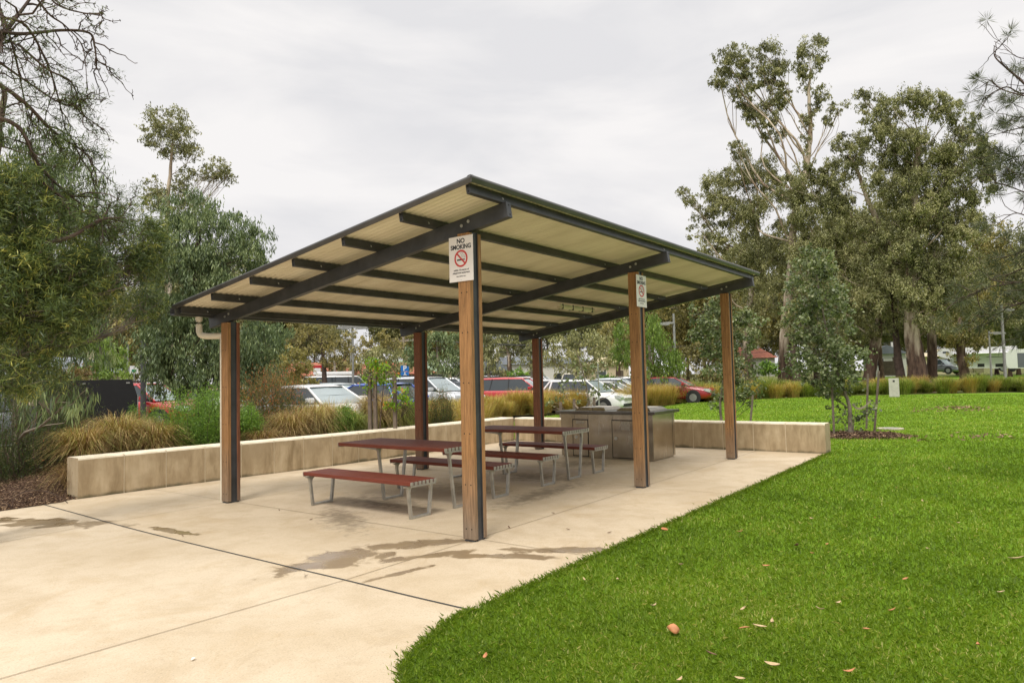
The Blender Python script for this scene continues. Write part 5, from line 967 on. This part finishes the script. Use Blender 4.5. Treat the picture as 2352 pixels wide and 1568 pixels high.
cars = [
 ('red four-wheel drive with roof rails parked beyond the dark pole at the left','suv','red',322,28,-38,1,0,.0,1.0),
 ('white hatchback facing the tussocks, its windscreen towards the garden','hatch','white',735,21.5,-52,0,0,-.0,1.02),
 ('pale grey sedan whose roof shows behind the white hatchback','sedan','pale',775,30,-45,0,0,.06,1.0),
 ('dark grey sedan in front of the white wagon with the roof pod','sedan','black',815,36,-35,0,0,-.05,1.0),
 ('white wagon carrying a long white roof pod','van','white',782,48,15,0,1,-.0,1.0),
 ('blue hatchback with its tail towards the nearest post','hatch','blue',848,25.5,146,0,0,-.0,1.02),
 ('silver four-wheel drive between the back middle post and the nearest post','suv','silver',985,31.5,-38,1,0,-.06,1.04),
 ('bright red wagon just right of the nearest post','suv','red',1190,34.5,-17,0,0,-.12,1.0),
 ('black four-wheel drive with a flat roof rack behind the bright red wagon','wagon4wd','black',1130,50,-8,2,0,-.1,1.0),
 ('small white wagon with a dark roof tent behind the bright red wagon','wagon4wd','white',1186,60,160,2,0,-.1,.9),
 ('pale blue-grey car behind the windscreen of the bright red wagon','sedan','pale',1218,50,-25,0,0,.05,1.0),
 ('white hatchback partly hidden by the far back post','hatch','white',1275,37,-25,0,0,-.05,1.0),
 ('white wagon behind the round leaves of the barbecue sapling','suv','white',1345,34,-28,0,0,-.22,.95),
 ('white sedan left of the second tall post with its bonnet showing','sedan','white',1395,37,-20,0,0,-.15,.97),
 ('pale silver car behind the white sedan at the second tall post','hatch','pale',1420,45,-10,0,0,-.1,1.0),
 ('dark red car right of the second tall post with a pale bonnet','sedan','dred',1540,40,-14,0,0,-.05,1.0),
 ('beige flat-tray ute at the back of the car park','ute','beige',1310,60,-20,0,0,.02,1.0),
 ('dark sedan in the back row behind the far back post','sedan','black',1260,54,-15,0,0,-.1,1.0),
 ('dark car in the back row above the blue hatchback','suv','black',935,44,-20,0,0,-.15,1.0),
 ('small red car far behind the weeping eucalyptus','hatch','dred',505,40,-20,0,0,-.1,1.0),
 ('silver car in the back row left of the parking sign','hatch','silver',965,54,-20,0,0,-.05,1.0),
 ('white four-wheel drive in the back row behind the silver four-wheel drive','suv','white',1040,56,-15,0,0,-.05,1.0),
 ('grey car in the back row hidden behind the nearest post','sedan','grey',1085,47,-20,0,0,-.05,1.0),
 ('silver wagon in the back row right of the black four-wheel drive','suv','silver',1240,64,-15,1,0,-.05,1.0),
 ('white hatchback behind the soft weeping tree','hatch','white',1478,47,-12,0,0,-.05,1.0),
 ('grey hatchback behind the round golden-green tree','hatch','grey',690,36,-40,0,0,-.05,1.0),
 ('white sedan glimpsed behind the weeping eucalyptus and left post','sedan','white',590,38,-30,0,0,-.05,1.0),
 ('blue-grey ute parked beside the motorhome','ute','grey',2155,100,-28,0,0,.75,1.0)]
for l, kd, co_, px, d, rel, rk, pd, z, s in cars:
    g_ = 'cars in the car park' if px < 2000 else None
    place(make_car(l, kd, co_, g_, rk, pd), px, d, rel, z, s)
# black canopy trailer behind the bed
t = empty('canopy_trailer', (0,0,0), 0, 'black box-shaped canopy trailer behind the dry tussocks at the left', 'trailer')
mb = MB(); hw = .98
mb.prism([(-1.02,.48),(1.02,.48),(1.05,.56),(1.03,1.35),(.90,1.78),(-1.02,1.78)], 0, 2.0, 'y'); mb.build('canopy', plain('matt_black', (.010,.010,.011), .5, 0, .2), t)
mb = MB().box(-1.0,1.0,.1,1.9,.35,.48); mb.box(.95,1.06,.2,.5,.6,.75); mb.build('chassis', M['trim'], t)
for x in (-.6,-.1,.82): MB().box(x-.04,x+.04,-.02,.0,1.68,1.71).build('latch', M['bolt'], t)
mb = MB(); mb.tube([(1.035,-.02,1.40),(1.03,-.02,.95)], [.012,.012], 6); mb.build('gas_strut', M['bolt'], t)
for s in (-1,1):
    o = MB().cyl((0,0,0),(1,0,0),.36,.22,24).build('wheel', M['tyre'], t); o.location = (s*.80, 1.0, .36); MB().cyl((s*.112,0,0),(1,0,0),.2,.012,16).build('rim', M['rim'], o)
p = gp(204, 19.5, -.02); t.location = p; t.rotation_euler.z = vdir(204)-math.pi/2
# grey ute front of it, mostly hidden
place(make_car('grey ute hidden behind the feathery tree at the left edge','ute','grey',None), -30, 23, 172, -.05, 1.0)
# motorhome
m = empty('motorhome', gp(2242,104,.85), vdir(2242)+math.pi/2, 'white motorhome with a rolled-out grey awning under the trees at the right', 'motorhome')
# local +x = towards photo left
mb = MB(); mb.prism([(-4.3,.45),(2.4,.45),(2.4,1.55),(3.6,1.95),(3.95,2.25),(3.9,2.75),(3.4,3.02),(-4.2,3.02),(-4.3,2.9)], -1.15, 1.15, 'y'); mb.build('body', PA['white'], m)
mb = MB(); mb.prism([(2.38,.42),(4.15,.42),(4.25,.75),(4.1,1.05),(3.55,1.25),(3.0,1.93),(2.38,1.93)], -.98, .98, 'y'); mb.build('cab', PA['white'], m)
for s in (1,):
    pass
mb = MB(); mb.prism([(2.65,1.22),(3.45,1.25),(2.98,1.82),(2.65,1.82)], .985, 1.0, 'y'); mb.prism([(2.65,1.22),(3.45,1.25),(2.98,1.82),(2.65,1.82)], -1.0, -.985, 'y'); mb.add([(3.56,-.85,1.29),(3.56,.85,1.29),(3.03,.85,1.92),(3.03,-.85,1.92)], [(0,1,2,3)]); mb.build('cab_window', M['glass'], m)
for s in (-1,1):
    MB().box(2.75,3.35,s*1.155-.01,s*1.155+.01,2.4,2.62,0,.02).build('window', M['glass'], m)
    MB().box(1.35,1.95,s*1.155-.008,s*1.155+.008,.55,2.15).build('door', M['glass'], m)
    mb = MB()
    for P_ in ([(-.7,1.55),(.8,1.55),(.5,1.42),(-.3,1.44)],[(-3.9,1.8),(-1.0,1.8),(-1.3,1.74),(-3.9,1.76)],[(-.2,1.35),(.5,1.35),(.25,1.24)]): mb.prism(P_, s*1.152, s*1.16, 'y')
    mb.box(-3.2,-2.0,s*1.155-.006,s*1.155+.006,.55,.95); mb.box(-.9,-.2,s*1.155-.006,s*1.155+.006,.6,1.0); mb.box(-4.1,-3.5,s*1.155-.006,s*1.155+.006,.6,1.1); mb.build('stripe', M['trim'], m)
MB().prism([(1.15,2.62),(1.15,2.45),(2.2,2.20),(2.2,2.28)], -4.1, 2.3, 'x').build('awning', plain('awning_grey', (.42,.42,.43), .6), m)
MB().tube([(-4.1,2.2,2.24),(2.3,2.2,2.24)], [.07,.07], 8).build('awning_rail', PA['white'], m)
for x in (3.3,-2.7):
    for s in (-1,1): o = MB().cyl((0,0,0),(0,1,0),.37,.25,20).build('wheel', M['tyre'], m); o.location = (x, s*1.02, .37); MB().cyl((0,s*.13,0),(0,1,0),.22,.012,14).build('rim', M['rim'], o)
MB().box(-1.2,-.4,-.3,.3,3.02,3.15,0,.03).build('roof_vent', PA['white'], m)
def caravan(px, d, label, z=.75, rel=180, L=5.0):
    c = empty('caravan', gp(px,d,z), vdir(px)-math.pi/2+math.radians(rel), label, 'caravan')
    mb = MB(); mb.prism([(-L/2,.6),(-L/2,.45),(L/2-.4,.45),(L/2,.8),(L/2-.05,2.1),(L/2-.5,2.65),(-L/2+.15,2.65),(-L/2,2.4)], -1.15, 1.15, 'y'); mb.build('body', PA['white'], c)
    for s in (-1,1):
        MB().box(-L*.3,-L*.1,s*1.16-.008,s*1.16+.008,1.4,2.0).build('window', M['glass'], c); MB().box(L*.12,L*.26,s*1.16-.008,s*1.16+.008,.55,2.2).build('door', PA['grey'], c)
        o = MB().cyl((0,0,0),(0,1,0),.36,.2,18).build('wheel', M['tyre'], c); o.location = (-.2, s*1.08, .36)
    MB().box(-L/2+.01,-L/2-.02,-.8,.8,1.4,2.1).build('window', M['glass'], c); MB().prism([(-L/2,.45),(-L/2,.55),(-L/2-1.1,.52),(-L/2-1.1,.47)], -.06, .06, 'y').build('drawbar', M['trim'], c)
    return c
caravan(2322, 108, 'white caravan directly right of the motorhome'); caravan(2378, 100, 'white caravan cut off by the right edge of the photo', rel=165)
# ================================================================ POLES, SIGNS, BOXES
M['pole_grey'] = plain('galvanised_pole', (.30,.30,.28), .5, .4, .2, 4); M['pole_dark'] = plain('dark_painted_pole', (.055,.055,.058), .5, .1, .2, 4); M['pole_wood'] = plain('timber_pole', (.30,.25,.19), .9, 0, .3, 3); M['sign_blue'] = plain('sign_blue', (.015,.16,.50), .4)
def pole(name, px, d, ytop, r, mat, label, cat, heads=(), group=None, z0=-.1, drop=0, hl=.9):
    h = zat(px, ytop, d)-z0; o = empty(name, gp(px,d,z0), vdir(px)-math.pi/2, label, cat, group); MB().tube([(0,0,-.2),(0,0,h*.5),(0,0,h)], [r*1.15,r,r*.85], 10).build('pole', mat, o)
    MB().cyl((0,0,.02),(0,0,1),r*2.0,.05,12).build('base_plate', mat, o)
    for s in heads:
        mb = MB(); mb.prism([(0,h-drop-.10),(s*.25,h-drop-.12),(s*.35,h-drop-.20),(s*(hl+.2),h-drop-.16),(s*(hl+.15),h-drop-.04),(s*.35,h-drop+.03),(0,h-drop-.02)], -.16, .16, 'y'); mb.build('lamp_head', M['pole_grey'], o)
    return o
pole('lamp_post', 811, 45, 738, .075, M['pole_grey'], 'double-headed grey lamp post in the car park under the roof edge', 'lamp post', (-1,1), drop=.3, hl=.75)
pole('pole', 806, 62, 790, .07, M['pole_grey'], 'plain thin grey pole directly left of the double lamp post', 'pole')
pole('pole', 769, 58, 800, .10, M['pole_wood'], 'pale timber pole left of the double lamp post', 'pole')
o = pole('utility_pole', 928, 75, 735, .14, M['pole_wood'], 'tall timber utility pole with a crossarm and wires under the roof edge', 'utility pole', z0=0)
hh = zat(928, 784, 75); mb = MB().box(-1.1,1.1,-.08,.08,hh,hh+.14); 
for x in (-1,-.5,.5,1): mb.cyl((x,0,hh+.22),(0,0,1),.05,.16,8)
mb.build('crossarm', M['pole_wood'], o)
T = Tubes()
for i, (z, dz) in enumerate(((hh+.3,0),(hh+.25,.35),(hh+.2,.75),(hh-.6,1.2))):
    A_ = np.array([-1+.6*i, 0, z]); B_ = A_+np.array([60, 4, .2-dz*.3]); t = np.linspace(0,1,24)[:,None]; q = A_+(B_-A_)*t; q[:,2] -= 1.3*np.sin(np.pi*t[:,0]); T.add(q, .022, 3)
link('wire', T.mesh('wire'), M['pole_dark'], o)
pole('lamp_post', 1552, 47, 720, .085, M['pole_grey'], 'single-headed lamp post right of the light-green weeping tree', 'lamp post', (-1,), drop=.55, hl=.95)
pole('pole', 329, 26.5, 640, .085, M['pole_dark'], 'dark pole rising through the weeping foliage at the left', 'pole', z0=0)
pole('lamp_post', 2309, 62, 700, .10, M['pole_grey'], 'grey lamp post at the right edge in front of the caravans', 'lamp post', (1,), z0=0, drop=.3, hl=.6)
pole('pole', 2277, 66, 760, .07, M['pole_grey'], 'thin grey pole in front of the motorhome', 'pole', (1,), z0=0, drop=.1)
pole('pole', 293, 50, 790, .07, M['pole_grey'], 'thin grey pole beyond the left red four-wheel drive', 'pole')
pole('pole', 1374, 26, 835, .03, M['pole_grey'], 'slim grey marker post rising behind the barbecue sapling', 'pole', z0=0)
o = empty('parking_sign', gp(930,42,-.1), vdir(930)-math.pi/2, 'blue and white parking sign on a post above the silver car', 'sign'); zt_, zm, zb = zat(930,839,42)+.1, zat(930,853,42)+.1, zat(930,868,42)+.1
MB().tube([(-.12,.03,0),(-.12,.03,zt_)],[.03,.03],8).build('pole', M['pole_grey'], o); MB().box(-.24,.24,-.01,.01,zm+.02,zt_).build('sign_plate', M['sign_blue'], o); MB().box(-.24,.24,-.01,.01,zb,zm-.02).build('sign_plate', M['sign_blue'], o)
t = put_text('P', .42, 0, 0, o, PA['white'], .01); t.rotation_euler = (math.pi/2,0,0); t.location = (0,-.013,(zm+zt_)/2)
mb = MB(); zc = (zb+zm)/2; V, F = ring(.07,.10,20); mb.add([(x+.0,-.012-z,zc-.06+y) for x,y,z in V], F); mb.box(-.03,.03,-.016,-.011,zc-.02,zc+.12); mb.cyl((0,-.013,zc+.15),(0,1,0),.03,.004,12); mb.box(.0,.1,-.016,-.011,zc-.02,zc+.01); mb.build('symbol', PA['white'], o)
o = empty('road_sign', gp(728,52,-.1), vdir(728)-math.pi/2, 'small white sign with a red top on a post by the roof-pod wagon', 'sign'); z = zat(728,845,52); MB().tube([(0,.03,0),(0,.03,z+.3)],[.03,.03],8).build('pole', M['pole_grey'], o); MB().box(-.25,.25,-.01,.01,z-.35,z+.1).build('sign_plate', PA['white'], o); MB().box(-.4,.4,-.012,.008,z+.1,z+.28).build('sign_plate', PA['red'], o)
o = empty('road_sign', gp(308,45,-.1), vdir(308)-math.pi/2, 'small white and green sign beyond the left red four-wheel drive', 'sign'); z = zat(308,850,45); MB().tube([(0,.03,0),(0,.03,z+.3)],[.03,.03],8).build('pole', M['pole_grey'], o); MB().box(-.22,.22,-.01,.01,z-.1,z+.35).build('sign_plate', PA['white'], o); MB().box(-.12,.12,-.014,-.008,z+.0,z+.15).build('sign_panel', plain('sign_green',(.02,.2,.08),.4), o)
o = empty('utility_box', gp(2052,44,0), vdir(2052)-math.pi/2, 'pale grey utility box standing in the green tussocks', 'utility box'); MB().box(-.25,.25,-.2,.2,0,1.02,0,.015).build('cabinet', plain('box_paint',(.46,.44,.39),.6), o); MB().box(-.05,.05,-.208,-.2,.82,.92).build('badge', M['trim'], o)
o = empty('drain_cover', ground_pt(2045,985,.0), 0, 'round pale concrete cover set in the lawn right of the young tree', 'cover'); MB().cyl((0,0,.012),(0,0,1),.32,.03,28).build('slab', M['footpath'], o); MB().cyl((0,0,.03),(0,0,1),.2,.008,24).build('lid', M['far_road'], o)
# ================================================================ DISTANT BUILDINGS
M['tile'] = plain('terracotta_tile', (.32,.10,.055), .8, 0, .2, 2); M['brick'] = plain('orange_brick', (.34,.15,.085), .9, 0, .2, 4); M['greyroof'] = plain('grey_metal_roof', (.20,.22,.25), .5, .3, .1, 1); M['wwall'] = plain('white_weatherboard', (.66,.65,.60), .8); M['cwall'] = plain('cream_wall', (.58,.49,.33), .85); M['groof'] = plain('green_roof', (.22,.30,.20), .6); M['fence'] = plain('brown_fence', (.11,.085,.06), .9, 0, .25, 3)
def house(px, d, w, dp, hw_, hr, wall, roof, label, gable=False, z0=0, nw=3, name='house'):
    o = empty(name, gp(px,d,z0), vdir(px)-math.pi/2+.15, label, 'building'); MB().box(-w/2,w/2,0,dp,-.5,hw_).build('wall', wall, o); e = .45
    mb = MB()
    if gable: mb.prism([(-w/2-e,hw_),(0,hw_+hr),(w/2+e,hw_)], -e, dp+e, 'y')
    else: mb.add([(-w/2-e,-e,hw_),(w/2+e,-e,hw_),(w/2+e,dp+e,hw_),(-w/2-e,dp+e,hw_),(-w/4,dp/2,hw_+hr),(w/4,dp/2,hw_+hr)], [(0,1,5,4),(1,2,5),(2,3,4,5),(3,0,4),(3,2,1,0)])
    rf = mb.build('roof', roof, o); MB().box(w*.2,w*.2+.5,dp*.4,dp*.4+.5,hw_+.2,hw_+hr+.5).build('chimney', wall, rf)
    for i in range(nw):
        x = -w/2+(i+.5)*w/nw
        if i == nw//2: MB().box(x-.5,x+.5,-.05,-.002,0,2.1).build('door', M['fence'], o)
        else:
            f = MB().box(x-.75,x+.75,-.06,-.003,.9,2.1).build('window', M['wwall'], o); MB().box(x-.65,x+.65,-.075,-.062,1.0,2.0).build('pane', M['glass'], f)
    return o
house(748,78,12,8,2.2,1.5,M['brick'],M['tile'],'orange brick house with a terracotta roof left of the roof-pod wagon')
house(900,80,10,8,2.2,1.4,M['brick'],M['tile'],'brick house with a red roof between the lime-green sapling and the parking sign')
house(955,86,9,8,2.5,1.5,M['cwall'],M['groof'],'cream building with a green roof behind the parking sign')
house(1128,96,6,9,2.2,1.9,M['cwall'],M['greyroof'],'white gabled house just right of the nearest post', True)
house(1215,115,24,10,3.6,1.4,M['wwall'],M['greyroof'],'long pale building behind the forked gum', nw=5)
house(1402,95,5,6,3.0,1.0,M['cwall'],M['cwall'],'small yellow building left of the second tall post', nw=2)
house(1724,125,8,8,2.6,2.0,M['wwall'],M['tile'],'white cottage with a red roof beyond the dark gum trunks', z0=1.2)
house(2040,108,4.5,6,2.6,1.2,M['wwall'],M['greyroof'],'pale cabin with a grey roof left of the thick gum trunk', True, .9, 2)
house(2130,125,9,6,2.2,.6,M['cwall'],M['cwall'],'cream cabin behind the blue-grey ute', z0=1.0, nw=4); house(2190,128,8,6,2.5,.5,M['cwall'],M['cwall'],'second cream cabin right behind the motorhome cab', z0=1.0)
house(155,60,9,7,2.6,1.3,M['cwall'],M['greyroof'],'building with a pale grey roof behind the rust-coloured bush'); house(640,95,14,8,2.4,1.4,M['cwall'],M['tile'],'low cream house behind the trees left of the twiggy tree')
def wallrun(px0, px1, d, h, mat, label, z0=-.1, cat='fence', name='fence'):
    a = gp(px0,d,z0); b = gp(px1,d,z0); L = np.linalg.norm(b-a); o = empty(name, a, math.atan2(b[1]-a[1], b[0]-a[0]), label, cat); MB().box(0,L,-.06,.06,0,h).build('panel', mat, o)
    n = int(L/2.5)
    for i in range(min(n,40)+1): MB().box(i*L/n-.06,i*L/n+.06,-.10,.10,0,h+.06).build('post', mat, o)
    return o
wallrun(1060,1240,66,1.1,M['cwall'],'low cream wall along the back of the car park behind the red wagon', cat='wall', name='low_wall'); wallrun(1370,1450,64,1.5,M['far_road'],'low grey wall at the back of the car park left of the second tall post', cat='wall', name='low_wall')
wallrun(880,990,64,1.6,M['fence'],'dark brown fence behind the silver car'); wallrun(2025,2070,104,1.9,M['fence'],'grey-brown paling fence below the pale cabin', .6)
wallrun(380,560,52,1.7,M['fence'],'dark fence behind the weeping eucalyptus')
# ================================================================ WORLD, LIGHT, CAMERA
W_ = bpy.data.worlds.new('World'); SC.world = W_; W_.use_nodes = True; nt = W_.node_tree; nt.nodes.clear(); N = nt.nodes.new; LK = nt.links.new
EL, AZ = math.radians(56), math.radians(200)
sk = N('ShaderNodeTexSky'); sk.sky_type = 'NISHITA'; sk.sun_disc = False; sk.sun_elevation = EL; sk.sun_rotation = math.radians(90)-AZ
b1 = N('ShaderNodeBackground'); LK(sk.outputs[0], b1.inputs[0]); b1.inputs[1].default_value = .08
tc = N('ShaderNodeTexCoord'); mp = N('ShaderNodeMapping'); mp.inputs['Scale'].default_value = (1.5,1.5,5.5); LK(tc.outputs['Generated'], mp.inputs[0])
n1 = N('ShaderNodeTexNoise'); n1.inputs['Scale'].default_value = 1.9; n1.inputs['Detail'].default_value = 6; n1.inputs['Roughness'].default_value = .52; n1.inputs['Distortion'].default_value = .35; LK(mp.outputs[0], n1.inputs['Vector'])
r1 = N('ShaderNodeValToRGB'); e = r1.color_ramp.elements; e[0].position = .36; e[0].color = (.82,.812,.825,1); e[1].position = .60; e[1].color = (.985,.96,.945,1); LK(n1.outputs['Fac'], r1.inputs[0])
sx = N('ShaderNodeSeparateXYZ'); LK(tc.outputs['Generated'], sx.inputs[0]); r2 = N('ShaderNodeValToRGB'); e = r2.color_ramp.elements; e[0].position = .0; e[0].color = (.96,.96,.97,1); e[1].position = .56; e[1].color = (1.0,1.0,1.0,1); x = e.new(.95); x.color = (ZEN,ZEN,ZEN*.97,1); LK(sx.outputs[2], r2.inputs[0])
mx = N('ShaderNodeMix'); mx.data_type = 'RGBA'; mx.blend_type = 'MULTIPLY'; mx.inputs[0].default_value = 1; LK(r1.outputs[0], mx.inputs[6]); LK(r2.outputs[0], mx.inputs[7])
b2 = N('ShaderNodeBackground'); LK(mx.outputs[2], b2.inputs[0]); b2.inputs[1].default_value = 1.0
ms = N('ShaderNodeMixShader'); ms.inputs[0].default_value = .96; LK(b1.outputs[0], ms.inputs[1]); LK(b2.outputs[0], ms.inputs[2]); wo = N('ShaderNodeOutputWorld'); LK(ms.outputs[0], wo.inputs[0])
sl = bpy.data.lights.new('sun', 'SUN'); sl.energy = SUN; sl.angle = math.radians(18); sl.color = (1,.95,.88); so = bpy.data.objects.new('sun', sl); COL.objects.link(so)
so.rotation_euler = Vector((math.cos(EL)*math.cos(AZ), math.cos(EL)*math.sin(AZ), math.sin(EL))).to_track_quat('Z','Y').to_euler()
cd = bpy.data.cameras.new('camera'); cd.sensor_width = 36; cd.lens = FPX/CW*36; cd.clip_end = 3000; cd.clip_start = .05
co = bpy.data.objects.new('camera', cd); COL.objects.link(co); Rm = Matrix(((CR[0],CU[0],-CF[0],CAM[0]),(CR[1],CU[1],-CF[1],CAM[1]),(CR[2],CU[2],-CF[2],CAM[2]),(0,0,0,1))); co.matrix_world = Rm; SC.camera = co
SC.view_settings.view_transform = 'Standard'; SC.view_settings.look = 'None'; SC.view_settings.exposure = EXPO; SC.view_settings.gamma = 1
